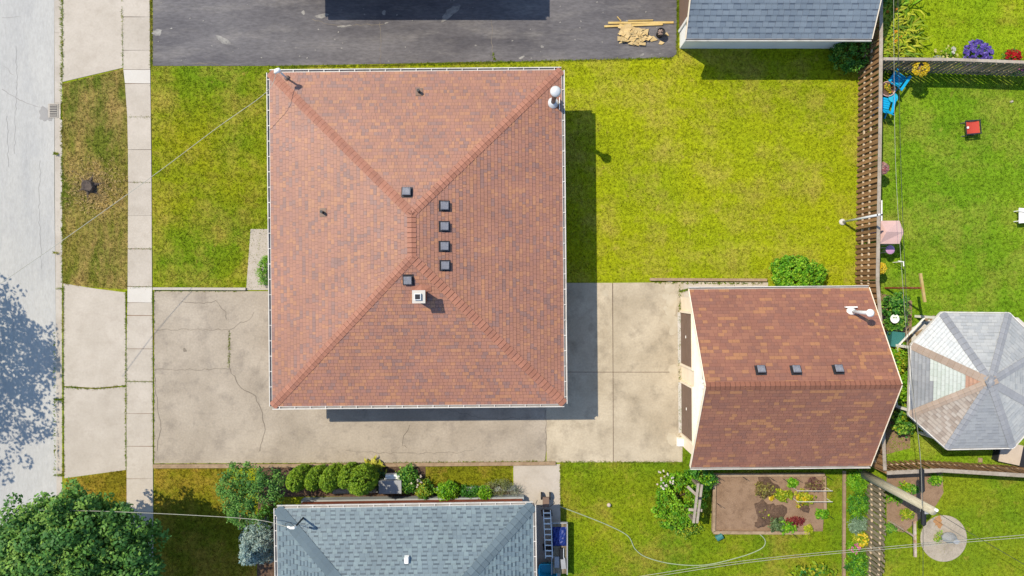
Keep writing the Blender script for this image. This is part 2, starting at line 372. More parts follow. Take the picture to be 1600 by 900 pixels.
def strip(name, a, b, wd, z0, z1, mat, label, cat, group=None):
    a, b = P(*a), P(*b); mb = MB(); m = (a + b) / 2
    d = b - a; mb.box(0, 0, 0, d.length, wd, z1 - z0, math.atan2(d.y, d.x))
    o = mb.build(name, mat, None, loc=(m.x, m.y, z0)); return tag(o, label, cat, group)
strip('edging_beam', (240.5, 451), (385, 451.5), .12, 0, .12, m_curb, 'pale concrete edging between front lawn and driveway', 'edging')
strip('edging_beam', (1015, 436.5), (1197, 437.5), .13, 0, .15, m_timber, 'weathered beam edging the back lawn above the garage', 'edging')
strip('edging_beam', (241, 728), (400, 727.5), .18, 0, .1, m_timber, 'rough stone edging at the lower driveway side by the small tree', 'edging')
strip('edging_beam', (401, 727.5), (868, 723.5), .16, 0, .1, m_timber, 'long rough edging along the driveway above the hedge', 'edging')
# the soil beds
sheet('planting_soil', [(404, 730), (665, 729), (665, 776), (430, 776), (430, 1000), (400, 1000)], .012, m_soil_d, 'dark soil of the planting bed under the hedge')
sheet('planting_soil', [(666, 760), (802, 760), (802, 776), (666, 776)], .012, m_soil_d, 'dark soil under the shrubs by the blue grey house')
sheet('planting_soil', [(1385, 738), (1472, 738), (1474, 770), (1462, 790), (1440, 808), (1412, 832), (1385, 826)], .012, m_soil, 'bare brown soil bed in the fence corner')
sheet('planting_soil', [(1345, 451), (1425, 470), (1422, 700), (1345, 720)], .012, m_soil, 'weedy soil between the garage and the gazebo')
sheet('gazebo_slab', [(1424, 512), (1446, 500), (1478, 496), (1590, 496), (1640, 540), (1640, 650), (1590, 690), (1470, 690), (1422, 655)], .03, m_conc_w, 'white concrete slab under the gazebo', -.02)

ROADCR = [([(0, 26), (16, 24), (30, 25)], .03), ([(0, 100), (18, 116)], .03), ([(0, 138), (20, 152), (45, 162), (76, 168)], .035), ([(22, 70), (23, 120), (20, 240)], .02), ([(60, 250), (58, 330), (62, 420)], .02), ([(8, 180), (10, 260)], .02)]
# cracks, splashes and patches lie on their pavement
def ribbon(name, pp, wd, z, mat, parent, seed=0):
    rr = random.Random(seed); pts = []
    for i in range(len(pp) - 1):
        a, b = P(*pp[i]), P(*pp[i + 1]); n = max(2, int((b - a).length / .18))
        for k in range(n):
            t = k / n; q = a.lerp(b, t); j = .05 if 0 < i + k else 0
            pts.append(Vector((q.x + rr.uniform(-j, j), q.y + rr.uniform(-j, j), z)))
    pts.append(P(*pp[-1], 0) + Vector((0, 0, z)))
    mb = MB(); V = []; F = []
    for i, p in enumerate(pts):
        d = (pts[min(i + 1, len(pts) - 1)] - pts[max(i - 1, 0)]).normalized(); n = Vector((-d.y, d.x, 0)); ww = wd * rr.uniform(.35, 1) / 2
        V += [p + n * ww, p - n * ww]
        if i: F.append((2 * i - 2, 2 * i - 1, 2 * i + 1, 2 * i))
    mb.add(V, F); return mb.build(name, mat, parent)
def blob(name, px, py, rx, ry, z, mat, parent, seed=0, rot=0, rag=.25):
    rr = random.Random(seed); c = P(px, py); pts = []
    ph = [rr.uniform(0, 6.28) for _ in range(3)]
    for k in range(26):
        t = 2 * math.pi * k / 26; q = 1 + rag * (.6 * math.sin(2 * t + ph[0]) + .5 * math.sin(3 * t + ph[1]) + .4 * math.sin(7 * t + ph[2])) + rr.uniform(-rag, rag) * .3
        x, y = rx * q * math.cos(t), ry * q * math.sin(t)
        pts.append((c.x + x * math.cos(rot) - y * math.sin(rot), c.y + x * math.sin(rot) + y * math.cos(rot), z))
    return MB().add(pts, [tuple(range(26))]).build(name, mat, parent)
for i, (pp, wd) in enumerate([([(283, 471), (318, 474), (336, 471), (352, 488), (354, 499)], .035), ([(360, 515), (376, 504), (388, 500), (397, 488)], .03),
        ([(360, 576), (372, 601), (388, 614), (400, 618), (410, 645), (414, 670), (409, 690), (406, 705)], .045), ([(243, 590), (246, 640), (252, 664), (247, 690), (246, 705)], .035),
        ([(242, 515), (358, 515)], .03), ([(242, 577.6), (358, 577)], .03), ([(358.6, 515), (358, 577)], .04), ([(640, 664), (632, 681), (630, 695), (636, 700)], .035),
        ([(540, 704), (575, 706), (610, 708), (660, 708), (720, 707), (740, 703)], .03), ([(853, 640), (853, 722)], .04), ([(700, 640), (760, 655), (830, 652)], .02)]):
    ribbon('crack', pp, wd, .0185 + i * .0004, m_crack, drv, i)
m_roadcr = surf('road_crack', C(184, 182, 180), C(170, 168, 168), None, fine=.15, bump=0)
road_o = bpy.data.objects['road']
for i, (pp, wd) in enumerate(ROADCR): ribbon('crack', pp, wd, -.126 + i * .0004, m_roadcr, road_o, 70 + i)
blob('oil_stain', 68, 178, .3, .34, -.1255, m_roadcr, road_o, 9, 0, .3)
for i, (pp, wd) in enumerate([([(488, 30), (520, 40), (600, 38)], .03), ([(594, 34), (595, 100)], .025), ([(768, 30), (770, 96)], .025), ([(300, 100), (330, 99), (345, 103)], .03)]):
    ribbon('crack', pp, wd, .0185 + i * .0004, m_crack, asph, 40 + i)
for i, (x, y, rx, ry, ro) in enumerate([(246, 51, .24, .14, 0), (349, 63, .33, .15, -.6), (503, 25, .3, .1, .1), (704, 20, .48, .2, .7), (538, 41, .3, .05, .1), (474, 20, .09, .09, 0), (600, 20, .1, .1, 0), (815, 90, .14, .06, .5), (1003, 86, .1, .06, .4), (847, 73, .07, .06, 0), (604, 36, .1, .03, .4)]):
    blob('splash', x, y, rx, ry, .0185 + i * .0003, m_splash, asph, i, ro, .24)
rr = random.Random(5)
for i in range(60):
    x, y = rr.uniform(245, 1045), rr.uniform(0, 96); s = rr.uniform(.02, .045)
    blob('splash', x, y, s, s * .8, .024, m_splash, asph, 100 + i, 0, .3)
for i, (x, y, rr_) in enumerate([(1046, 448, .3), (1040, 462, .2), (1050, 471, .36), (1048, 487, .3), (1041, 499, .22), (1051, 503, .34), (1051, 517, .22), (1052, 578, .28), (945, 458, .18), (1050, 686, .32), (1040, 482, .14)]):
    blob('pale_patch', x, y, rr_ * .8, rr_ * .95, .0205 + i * .0003, m_palepatch, padr, 200 + i, 0, .12)
blob('pale_patch', 289, 547, .09, .09, .0225, m_crack, drv, 333, 0, .3)

# ------------------------------------------------------------------ leaves and grass (numpy)
def np_mesh(name, V, F, col=None, dom='POINT'):
    """V (n,3), F (m,k) one face size"""
    me = bpy.data.meshes.new(name); k = F.shape[1]
    me.vertices.add(len(V)); me.vertices.foreach_set('co', V.astype(np.float32).ravel())
    me.loops.add(F.size); me.loops.foreach_set('vertex_index', F.astype(np.int32).ravel())
    me.polygons.add(len(F)); me.polygons.foreach_set('loop_start', np.arange(0, F.size, k, dtype=np.int32))
    me.polygons.foreach_set('loop_total', np.full(len(F), k, dtype=np.int32))
    if col is not None:
        a = me.attributes.new('Col', 'FLOAT_COLOR', dom); a.data.foreach_set('color', np.concatenate([col, np.ones((len(col), 1))], 1).astype(np.float32).ravel())
    me.update(calc_edges=True); return me
def inside(x, y, poly):
    r = np.zeros(len(x), bool); n = len(poly); j = n - 1
    for i in range(n):
        xi, yi = poly[i]; xj, yj = poly[j]
        c = ((yi > y) != (yj > y)) & (x < (xj - xi) * (y - yi) / ((yj - yi) or 1e-9) + xi); r ^= c; j = i
    return r
def grass_blades(x, y, hh, rng, z=0.0, nb=3, spread=.05):
    n = len(x); V = []
    for b in range(nb):
        a = rng.uniform(0, 2 * np.pi, n); l = rng.uniform(.4, 1.1, n) * hh; ln = rng.uniform(.5, 1.6, n) * hh
        ox, oy = rng.normal(0, spread * .5, n), rng.normal(0, spread * .5, n); wd = rng.uniform(.008, .018, n)
        px, py = -np.sin(a) * wd, np.cos(a) * wd
        p0 = np.stack([x + ox + px, y + oy + py, np.full(n, z)], 1); p1 = np.stack([x + ox - px, y + oy - py, np.full(n, z)], 1)
        p2 = np.stack([x + ox + np.cos(a) * ln, y + oy + np.sin(a) * ln, z + l], 1)
        V.append(np.stack([p0, p1, p2], 1).reshape(-1, 3))
    V = np.concatenate(V); return V, np.arange(len(V)).reshape(-1, 3)
rng = np.random.default_rng(3)
for poly, holes, mt, dens, hh, key in lawns:
    pa = np.array(poly); x0, y0 = np.maximum(pa.min(0), (-25, -14.6)); x1, y1 = np.minimum(pa.max(0), (25, 14.6))
    n = int((x1 - x0) * (y1 - y0) * dens); x = rng.uniform(x0, x1, n); y = rng.uniform(y0, y1, n)
    ok = inside(x, y, poly)
    for h in holes: ok &= ~inside(x, y, h)
    x, y = x[ok], y[ok]
    V, F = grass_blades(x, y, hh, rng, .003)
    tag(link('grass', np_mesh('grass', V, F), mt), 'grass blades of the %s lawn' % key.replace('_', ' '), 'grass', None, 'stuff')
m_weed = grass_mat('weed_blades', C(132, 150, 40), C(108, 132, 34), C(176, 158, 78), blades=True)
WV = []
def weeds(pp, per_m, hh=.07, spread=.06):
    for i in range(len(pp) - 1):
        a, b = P(*pp[i]), P(*pp[i + 1]); n = max(1, int((b - a).length * per_m)); t = rng.uniform(0, 1, n)
        # weeds come in bunches along a joint
        t = np.where(rng.uniform(0, 1, n) < .7, np.clip((np.floor(t * 9) + rng.normal(.5, .25, n)) / 9, 0, 1), t)
        V, _ = grass_blades(a.x + (b.x - a.x) * t + rng.normal(0, spread * .3, n), a.y + (b.y - a.y) * t + rng.normal(0, spread * .3, n), hh, rng, .01, 4, spread)
        WV.append(V)
for pp, d in [([(98, -20), (98, 125)], 60), ([(192, -20), (192.5, 104)], 45), ([(236, -10), (236.5, 104)], 120), ([(201, 183), (236, 184)], 60), ([(99, 446), (99, 520)], 110), ([(99, 520), (99.5, 745)], 70),
              ([(197.5, 455), (197.5, 735)], 70), ([(239.6, 455), (239.8, 730)], 60), ([(200, 595.5), (239, 596.5)], 60), ([(104, 605), (150, 607.5), (196, 603)], 60), ([(86, 624), (100, 624)], 160), ([(86, 742), (100, 742)], 120),
              ([(86, 450), (100, 450)], 50), ([(84, 240), (92, 240)], 200), ([(84, 395), (92, 395)], 120), ([(242, 454), (385, 454)], 25), ([(202, 285), (238, 285)], 30), ([(202, 389), (237, 389)], 30), ([(204, 449), (238, 449)], 60),
              ([(420, 104), (560, 103), (720, 99), (880, 95), (1050, 91)], 70), ([(1058, 88), (1059, 0)], 150), ([(640, 101), (760, 98)], 50), ([(1062, 445), (1061, 560), (1063, 690)], 40), ([(1020, 441), (1190, 443)], 40),
              ([(1075, 452), (1060, 456)], 160), ([(770, 84), (774, 96)], 80), ([(241, 726), (400, 725), (860, 721)], 40), ([(358.5, 516), (358, 576)], 40), ([(876, 722), (1062, 722)], 60), ([(876, 724), (876, 790)], 50), ([(85.5, 520), (86.5, 740)], 20), ([(95.5, 0), (97.5, 440)], 30)]:
    weeds(pp, d * .6, .055, .04)
V = np.concatenate(WV); tag(link('weeds', np_mesh('weeds', V, np.arange(len(V)).reshape(-1, 3)), m_weed), 'small weeds growing in pavement joints', 'weeds', None, 'stuff')

def leaf_cloud(cent, rad, per, size, pal, seed, aspect=.6, up=.5, jit=.25, shell=.5, dirs=None, pw=None):
    """rosettes of leaf-sized faces round clump centres"""
    g = np.random.default_rng(seed); n = len(cent); rad = np.broadcast_to(np.asarray(rad, float), (n,))
    c = np.repeat(cent, per, 0); r = np.repeat(rad, per)
    d = g.normal(size=(n * per, 3)); d[:, 2] = d[:, 2] * .8 + up * .6
    d /= np.linalg.norm(d, axis=1)[:, None]
    p = c + d * (r * (shell + (1 - shell) * g.uniform(0, 1, n * per)))[:, None]
    nrm = d * .7 + g.normal(size=d.shape) * .45 + np.array([0, 0, up]); nrm /= np.linalg.norm(nrm, axis=1)[:, None]
    if dirs is None: t = np.cross(nrm, g.normal(size=d.shape))
    else: t = d - nrm * (d * nrm).sum(1)[:, None] + g.normal(size=d.shape) * .15
    t /= np.linalg.norm(t, axis=1)[:, None]; b = np.cross(nrm, t)
    s = size * g.uniform(.65, 1.3, n * per); tl = t * s[:, None]; bw = b * (s * aspect * .5)[:, None]
    dro = np.array([0, 0, -1.0]) * (s * .18)[:, None]
    V = np.stack([p - tl * .5, p + bw, p + tl * .5 + dro, p - bw], 1).reshape(-1, 3)
    F = np.arange(len(V)).reshape(-1, 4)
    pa = np.array([q[:3] for q in pal]); ci = np.repeat(g.choice(len(pal), n, p=pw), per)
    alt = g.uniform(0, 1, n * per) < .25; ci = np.where(alt, g.choice(len(pal), n * per, p=pw), ci)
    col = pa[ci] * g.uniform(1 - jit, 1 + jit, n * per)[:, None]
    return V, F, np.repeat(col, 4, 0)
def shell_pts(n, seed, rx, ry, rz, zc, lo=.75, zmin=-.5, lobes=5, lobe=.18):
    g = np.random.default_rng(seed); d = g.normal(size=(n * 3, 3)); d /= np.linalg.norm(d, axis=1)[:, None]
    d = d[d[:, 2] > zmin][:n]; L = g.normal(size=(lobes, 3)); L /= np.linalg.norm(L, axis=1)[:, None]
    k = 1 - lobe + lobe * 1.6 * np.max(np.clip(d @ L.T, 0, 1) ** 3, axis=1)
    r = g.uniform(lo, 1, len(d)) * k
    return d * r[:, None] * np.array([rx, ry, rz]) + np.array([0, 0, zc])
def cloud(name, parent, cent, mat=None, **kw):
    V, F, c = leaf_cloud(cent, **kw); return link(name, np_mesh(name, V, F, c), mat or m_leaf, parent)
def trunk_mesh(parent, h, r0, n_limb, reach, seed, name='trunk', mat=None):
    g = random.Random(seed); mb = MB()
    pts = [(g.uniform(-.05, .05) * k * h * .2, g.uniform(-.05, .05) * k * h * .2, k * h / 4) for k in range(5)]
    mb.tube(pts, [r0 * (1.25 if k == 0 else 1 - .16 * k) for k in range(5)], 10)
    for i in range(n_limb):
        a = 2 * math.pi * i / n_limb + g.uniform(-.3, .3); z = h * g.uniform(.4, .95); L = reach * g.uniform(.6, 1)
        mb.tube([(0, 0, z), (math.cos(a) * L * .45, math.sin(a) * L * .45, z + L * .35), (math.cos(a) * L, math.sin(a) * L, z + L * .5)], [r0 * .4, r0 * .25, r0 * .08], 6)
    return mb.build(name, mat or m_bark, parent, smooth=True)
GREENS = [C(133, 192, 65), C(103, 169, 51), C(79, 144, 49), C(169, 212, 79)]
BRIGHT = [C(144, 207, 33), C(117, 189, 27), C(169, 221, 49), C(94, 164, 27)]
DEEP = [C(67, 140, 45), C(51, 117, 40), C(88, 158, 49), C(112, 176, 61)]
YELLOWG = [C(188, 206, 40), C(160, 190, 34), C(210, 214, 60), C(128, 168, 30)]
def shrub(name, label, px, py, rx, ry, h, pal, leaf=.09, n=120, per=22, seed=1, cat='shrub', cr=.16, group=None, flowers=None, stem=True, lo=.7, aspect=.6, up=.5, lobe=.2):
    b = P(px, py); root = thing(name, label, cat, b, 0, group)
    cent = shell_pts(n, seed, rx, ry, h * .5, h * .5, lo, -.75, 6, lobe)
    cloud('foliage', root, cent, rad=cr, per=per, size=leaf, pal=pal, seed=seed, aspect=aspect, up=up)
    if stem:
        mb = MB(); g = random.Random(seed)
        for k in range(5):
            a = g.uniform(0, 6.28); mb.tube([(0, 0, 0), (math.cos(a) * rx * .3, math.sin(a) * ry * .3, h * .45), (math.cos(a) * rx * .6, math.sin(a) * ry * .6, h * .5)], [.03, .02, .008], 5)
        mb.build('stem', m_bark, root)
    if flowers:
        pal2, nf, fs, zf, (ox, oy, fr) = flowers
        g = np.random.default_rng(seed + 50)
        a = g.uniform(0, 6.28, nf); q = np.sqrt(g.uniform(0, 1, nf)) * fr
        fx, fy = ox + q * np.cos(a), oy + q * np.sin(a)
        fz = h * .5 + h * .5 * np.sqrt(np.clip(1 - (fx / (rx * 1.05)) ** 2 - (fy / (ry * 1.05)) ** 2, .02, 1)) + zf
        cloud('blossoms', root, np.stack([fx, fy, fz], 1), mat=m_petal, rad=fs * .45, per=9, size=fs, pal=pal2, seed=seed, aspect=.8, up=1.2)
    return root
def strap_plant(name, label, px, py, n, L, wd, pal, seed, cat='plant', spread=.2, lift=.8, flowers=None, group=None):
    """arching strap leaves: daylily, hosta, ferns"""
    g = np.random.default_rng(seed); b = P(px, py); root = thing(name, label, cat, b, 0, group)
    a = g.uniform(0, 6.28, n); l = L * g.uniform(.6, 1.15, n); o = g.normal(0, spread, (n, 2)); V = []
    pv = np.stack([-np.sin(a), np.cos(a)], 1)
    for t, ww, zz in ((0, .5, 0), (.35, 1, .62), (.7, .8, .78), (1, .08, .5)):
        cx = o + np.stack([np.cos(a), np.sin(a)], 1) * (l * t * .8)[:, None]; z = l * lift * zz + .01
        V.append(np.concatenate([cx + pv * (wd * ww / 2), z[:, None]], 1)); V.append(np.concatenate([cx - pv * (wd * ww / 2), z[:, None]], 1))
    V = np.stack(V, 1); idx = np.arange(n)[:, None, None] * 8 + np.array([[0, 1, 3, 2], [2, 3, 5, 4], [4, 5, 7, 6]])[None]
    pa = np.array([q[:3] for q in pal])[g.integers(0, len(pal), n)] * g.uniform(.75, 1.25, n)[:, None]
    link('foliage', np_mesh('foliage', V.reshape(-1, 3), idx.reshape(-1, 4), np.repeat(pa, 8, 0)), m_leaf, root)
    if flowers:
        pal2, nf, fs, fr, zf = flowers
        q = np.sqrt(g.uniform(0, 1, nf)) * fr; aa = g.uniform(0, 6.28, nf)
        cloud('blossoms', root, np.stack([q * np.cos(aa), q * np.sin(aa), np.full(nf, zf) + g.uniform(-.05, .05, nf)], 1), mat=m_petal, rad=fs * .45, per=9, size=fs, pal=pal2, seed=seed, aspect=.8, up=1.2)
    return root

# ------------------------------------------------------------------ roofs
def shingle_face(Pts, expo, wlo, whi, pick, seed, band=.17, bandf=.72, thick=.022):
    """tabs over one planar roof face; Pts = eave left, eave right, top right, top left"""
    P0, P1, P2, P3 = [Vector(p) for p in Pts]; e = (P1 - P0).normalized(); n = e.cross(P3 - P0).normalized(); u = n.cross(e)
    Ls = (P3 - P0).dot(u); l3 = (P3 - P0).dot(e); r1 = (P1 - P0).dot(e); r2 = (P2 - P0).dot(e)
    rr = random.Random(seed); out = []; k = 0
    while k * expo < Ls - .02:
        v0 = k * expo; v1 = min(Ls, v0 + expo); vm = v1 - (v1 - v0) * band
        Lf = lambda v: l3 * v / Ls; Rf = lambda v: r1 + (r2 - r1) * v / Ls
        x = min(Lf(v0), Lf(v1)) - rr.uniform(0, wlo); end = max(Rf(v0), Rf(v1)); last = None
        while x < end:
            x2 = x + rr.uniform(wlo, whi)
            cl = lambda xx, v: max(Lf(v), min(Rf(v), xx))
            a0, b0, am, bm, a1, b1 = cl(x, v0), cl(x2 - .006, v0), cl(x, vm), cl(x2 - .006, vm), cl(x, v1), cl(x2 - .006, v1)
            if max(b0 - a0, b1 - a1) > .02:
                h = thick * rr.uniform(.7, 1.15); q = lambda xx, v, t: P0 + e * xx + u * v + n * t
                vs = [q(a0, v0 - .004, 0), q(b0, v0 - .004, 0), q(a0, v0 - .004, h), q(b0, v0 - .004, h), q(am, vm, h * .5), q(bm, vm, h * .5), q(a1, v1, h * .25), q(b1, v1, h * .25)]
                c = pick(rr, (q((a0 + b0) / 2, vm, 0)), last); last = c
                if isinstance(c[0], tuple): c, d = c
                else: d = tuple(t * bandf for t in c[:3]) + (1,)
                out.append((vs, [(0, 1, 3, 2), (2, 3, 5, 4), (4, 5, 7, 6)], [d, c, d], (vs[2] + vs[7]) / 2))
            x = x2
        k += 1
    return out
def lay_shingles(tabs, roof, limit, key):
    tabs = sorted(tabs, key=lambda t: key(t[3])); big = MB()
    for i, (vs, fs, cs, c) in enumerate(tabs):
        if i < limit:
            mb = MB(); mb.add([v - c for v in vs], fs); mb.c = cs; o = mb.build('shingle', m_shingle, roof, loc=c)
        else:
            big.add(vs, fs); big.c[-3:] = cs
    if big.v: tag(big.build('shingle_field', m_shingle, roof), None, None, None, 'stuff')
def caps(roof, A, B, s1, s2, w, expo, mat, rnd=1):
    """folded cap shingles from A (low) to B (high); s1,s2 = unit vectors down the two slopes"""
    A, B, s1, s2 = Vector(A), Vector(B), Vector(s1).normalized(), Vector(s2).normalized(); d = (B - A).normalized(); L = (B - A).length
    n = (-(s1 + s2)); n = Vector((0, 0, 1)) if n.length < .01 else n.normalized()
    n = n - d * n.dot(d); n.normalize()
    if n.z < 0: n = -n
    ln = expo * 1.3; vs = []
    for t, hh in ((0, .045), (expo * .88, .026), (ln, .014)):
        for sv, ww in ((s1, w), (s1, w * .25), (None, 0), (s2, w * .25), (s2, w)):
            p = d * t + n * hh + (sv * ww if sv else Vector((0, 0, 0)))
            if sv is None: p += n * .006
            vs.append(p)
    lo = [v - n * .05 for v in vs[:5]]
    V = vs + lo; F = [(j * 5 + i, j * 5 + i + 1, j * 5 + i + 6, j * 5 + i + 5) for j in range(2) for i in range(4)] + [(15 + i, 16 + i, i + 1, i) for i in range(4)] + [(0, 5, 15), (4, 19, 9)]
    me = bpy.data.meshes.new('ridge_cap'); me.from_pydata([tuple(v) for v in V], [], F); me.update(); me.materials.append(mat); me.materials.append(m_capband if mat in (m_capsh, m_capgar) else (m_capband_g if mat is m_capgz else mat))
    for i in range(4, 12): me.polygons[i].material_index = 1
    k = 0
    while k * expo < L - .05:
        o = link('ridge_cap', me, None, roof, A + d * (k * expo)); o.rotation_euler = (random.uniform(-.012, .012), random.uniform(-.012, .012), random.uniform(-.02, .02)); k += 1
def gutter(root, A, B, out, z, name='gutter', hangers=True, wd=.12):
    A, B, out = Vector(A), Vector(B), Vector(out); d = (B - A).normalized(); mb = MB()
    o0 = out * .005; 
    def rail(off, zz, ww, hh): mb.bar(A + out * off + Vector((0, 0, zz)), B + out * off + Vector((0, 0, zz)), ww, hh)
    rail(.012, z - .05, .018, .1); rail(wd, z - .045, .032, .1)
    g = mb.build(name, m_gut, root)
    m2 = MB(); m2.bar(A + out * wd * .5 + Vector((0, 0, z - .085)), B + out * wd * .5 + Vector((0, 0, z - .085)), wd - .02, .012); m2.build('trough', m_gutin, g)
    if hangers:
        n = int((B - A).length / .66)
        for k in range(n):
            q = A + d * (.3 + k * .66); m3 = MB(); m3.bar(q + Vector((0, 0, z - .006)), q + out * (wd + .014) + Vector((0, 0, z - .006)), .03, .008); m3.build('hanger', m_gut, g)
def roof_z_hip(W, L, ze, sl): return lambda x, y: ze + sl * min(W / 2 - abs(x), L / 2 - abs(y))
def hip_faces(W, L, ze, sl):
    a, b = W / 2, L / 2
    if L >= W: r = b - a; zr = ze + sl * a; R1, R2 = (0, -r, zr), (0, r, zr); ridge_y = True
    else: r = a - b; zr = ze + sl * b; R1, R2 = (-r, 0, zr), (r, 0, zr); ridge_y = False
    c = [(-a, -b, ze), (a, -b, ze), (a, b, ze), (-a, b, ze)]
    if ridge_y: F = [(c[0], c[1], R1, R1), (c[1], c[2], R2, R1), (c[2], c[3], R2, R2), (c[3], c[0], R1, R2)]; hips = [(c[0], R1, 3, 0), (c[1], R1, 0, 1), (c[2], R2, 1, 2), (c[3], R2, 2, 3)]; rid = (R1, R2, 3, 1)
    else: F = [(c[0], c[1], R2, R1), (c[1], c[2], R2, R2), (c[2], c[3], R1, R2), (c[3], c[0], R1, R1)]; hips = [(c[0], R1, 3, 0), (c[1], R2, 0, 1), (c[2], R2, 1, 2), (c[3], R1, 2, 3)]; rid = (R1, R2, 0, 2)
    down = [Vector((0, -1, -sl)), Vector((1, 0, -sl)), Vector((0, 1, -sl)), Vector((-1, 0, -sl))]
    return F, hips, rid, down
def inplane(down, d):
    v = Vector(down).normalized(); d = Vector(d).normalized(); q = v - d * v.dot(d); return q.normalized()
def hip_house(root, W, L, ze, sl, pick, cap_mat, cap_w, cap_e, expo, wlo, whi, limit, key, over=.45, wall=None, seed=1, shingle=True, gut=True, found=None, band=.17, bandf=.72, thick=.022):
    F, hips, rid, down = hip_faces(W, L, ze, sl); mb = MB()
    for f in F:
        pts = [Vector(p) - Vector((0, 0, .004)) for p in f]
        if (pts[2] - pts[3]).length < .01: pts = pts[:3]
        mb.add(pts, [tuple(range(len(pts)))])
    roof = mb.build('roof', m_roofing if shingle else cap_mat, root)
    MB().box(0, 0, ze - .15, W - .02, L - .02, .14).build('eaves', m_white, root)
    MB().box(0, 0, .0 if not found else .45, W - 2 * over, L - 2 * over, ze - .15 - (0 if not found else .45)).build('wall', wall, root)
    if found: MB().box(0, 0, 0, W - 2 * over + .14, L - 2 * over + .14, .45).build('foundation', m_found, root)
    if shingle:
        tabs = []
        for i, f in enumerate(F): tabs += shingle_face(f, expo, wlo, whi, pick, seed + i, band, bandf, thick)
        lay_shingles(tabs, roof, limit, key)
        for A, B, i, j in hips:
            d = Vector(B) - Vector(A); caps(roof, A, B, inplane(down[i], d), inplane(down[j], d), cap_w, cap_e, cap_mat)
        if (Vector(rid[0]) - Vector(rid[1])).length > .3:
            d = Vector(rid[1]) - Vector(rid[0]); caps(roof, rid[0], rid[1], inplane(down[rid[2]], d), inplane(down[rid[3]], d), cap_w, cap_e, cap_mat)
    if gut:
        a, b = W / 2 + .004, L / 2 + .004
        for A, B, o in (((-a, -b), (a, -b), (0, -1)), ((a, -b), (a, b), (1, 0)), ((a, b), (-a, b), (0, 1)), ((-a, b), (-a, -b), (-1, 0))):
            gutter(root, (*A, 0), (*B, 0), (*o, 0), ze + .02)
    return roof
def to_local(root, p):
    M = Matrix.Translation(root.location) @ Matrix.Rotation(root.rotation_euler.z, 4, 'Z'); return M.inverted() @ Vector(p)
def on_roof(root, zf, px, py):
    z = 3.5
    for _ in range(6):
        q = to_local(root, P(px, py, z)); z = zf(q.x, q.y)
    return Vector((q.x, q.y, z))
def slope_mat(zf, q):
    e = .05; gx = (zf(q.x + e, q.y) - zf(q.x - e, q.y)) / (2 * e); gy = (zf(q.x, q.y + e) - zf(q.x, q.y - e)) / (2 * e)
    n = Vector((-gx, -gy, 1)).normalized(); x = Vector((1, 0, gx)).normalized(); y = n.cross(x); x = y.cross(n)
    M = Matrix((x, y, n)).transposed().to_4x4(); M.translation = q; return M
def box_vent(root, zf, px, py, s=.34, parent=None):
    q = on_roof(root, zf, px, py); M = slope_mat(zf, q)
    mb = MB(); mb.box(0, 0, .02, s * 1.35, s * 1.35, .012, M=M); mb.box(0, 0, .03, s * .86, s * .86, .1, M=M, taper=1.0); mb.box(0, 0, .12, s * 1.04, s * 1.04, .05, M=M)
    v = mb.build('roof_vent', m_dark, parent or root, off=q, loc=q)
    mb = MB(); mb.box(0, 0, .17, s * .98, s * .98, .035, M=M, taper=.84); mb.build('vent_top', m_ventcap, v, off=q)
def stack_pipe(root, zf, px, py):
    q = on_roof(root, zf, px, py); M = slope_mat(zf, q); mb = MB()
    mb.box(0, 0, .024, .3, .36, .01, M=M); v = mb.build('vent_pipe', m_brown, root, off=q, loc=q)
    mb = MB(); mb.tube([(0, 0, -.05), (0, 0, .32)], .06, 12); mb.build('pipe', m_dark, v)

RUST = [C(216, 156, 112), C(218, 160, 118), C(200, 144, 118), C(196, 140, 116), C(194, 140, 120), C(186, 136, 120), C(168, 136, 130), C(158, 128, 124), C(204, 148, 118), C(200, 144, 114), C(198, 142, 118), C(180, 134, 120), C(194, 140, 116), C(202, 146, 120)]
_m = [sum(q[i] for q in RUST) / len(RUST) for i in range(3)]
RUST = [tuple((_m[i] + (q[i] - _m[i]) * .66) * (.87, .83, .83)[i] for i in range(3)) + (1,) for q in RUST]
def pick_main(rr, p, last):
    # colours run in small clusters, as blended shingles do
    if last is not None and rr.random() < .08: return last
    return rr.choice(RUST)
GAR = [C(182, 124, 98), C(174, 116, 94), C(168, 112, 92), C(184, 126, 100), C(160, 110, 94), C(204, 144, 98), C(176, 118, 96), C(170, 114, 92), C(164, 112, 94)]
_m = [sum(q[i] for q in GAR) / len(GAR) for i in range(3)]
GAR = [tuple((_m[i] + (q[i] - _m[i]) * .75) * .92 for i in range(3)) + (1,) for q in GAR]
def pick_gar(rr, p, last):
    if last is not None and rr.random() < .2: return last
    return rr.choice(GAR)
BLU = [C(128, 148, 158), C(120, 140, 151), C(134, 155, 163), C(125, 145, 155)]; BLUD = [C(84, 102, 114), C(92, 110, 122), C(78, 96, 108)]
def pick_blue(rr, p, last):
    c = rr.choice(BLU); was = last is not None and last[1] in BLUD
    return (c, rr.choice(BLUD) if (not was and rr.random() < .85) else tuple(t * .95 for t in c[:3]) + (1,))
SLA = [C(138, 152, 166), C(133, 147, 162), C(143, 157, 171), C(104, 116, 132), C(122, 136, 150)]

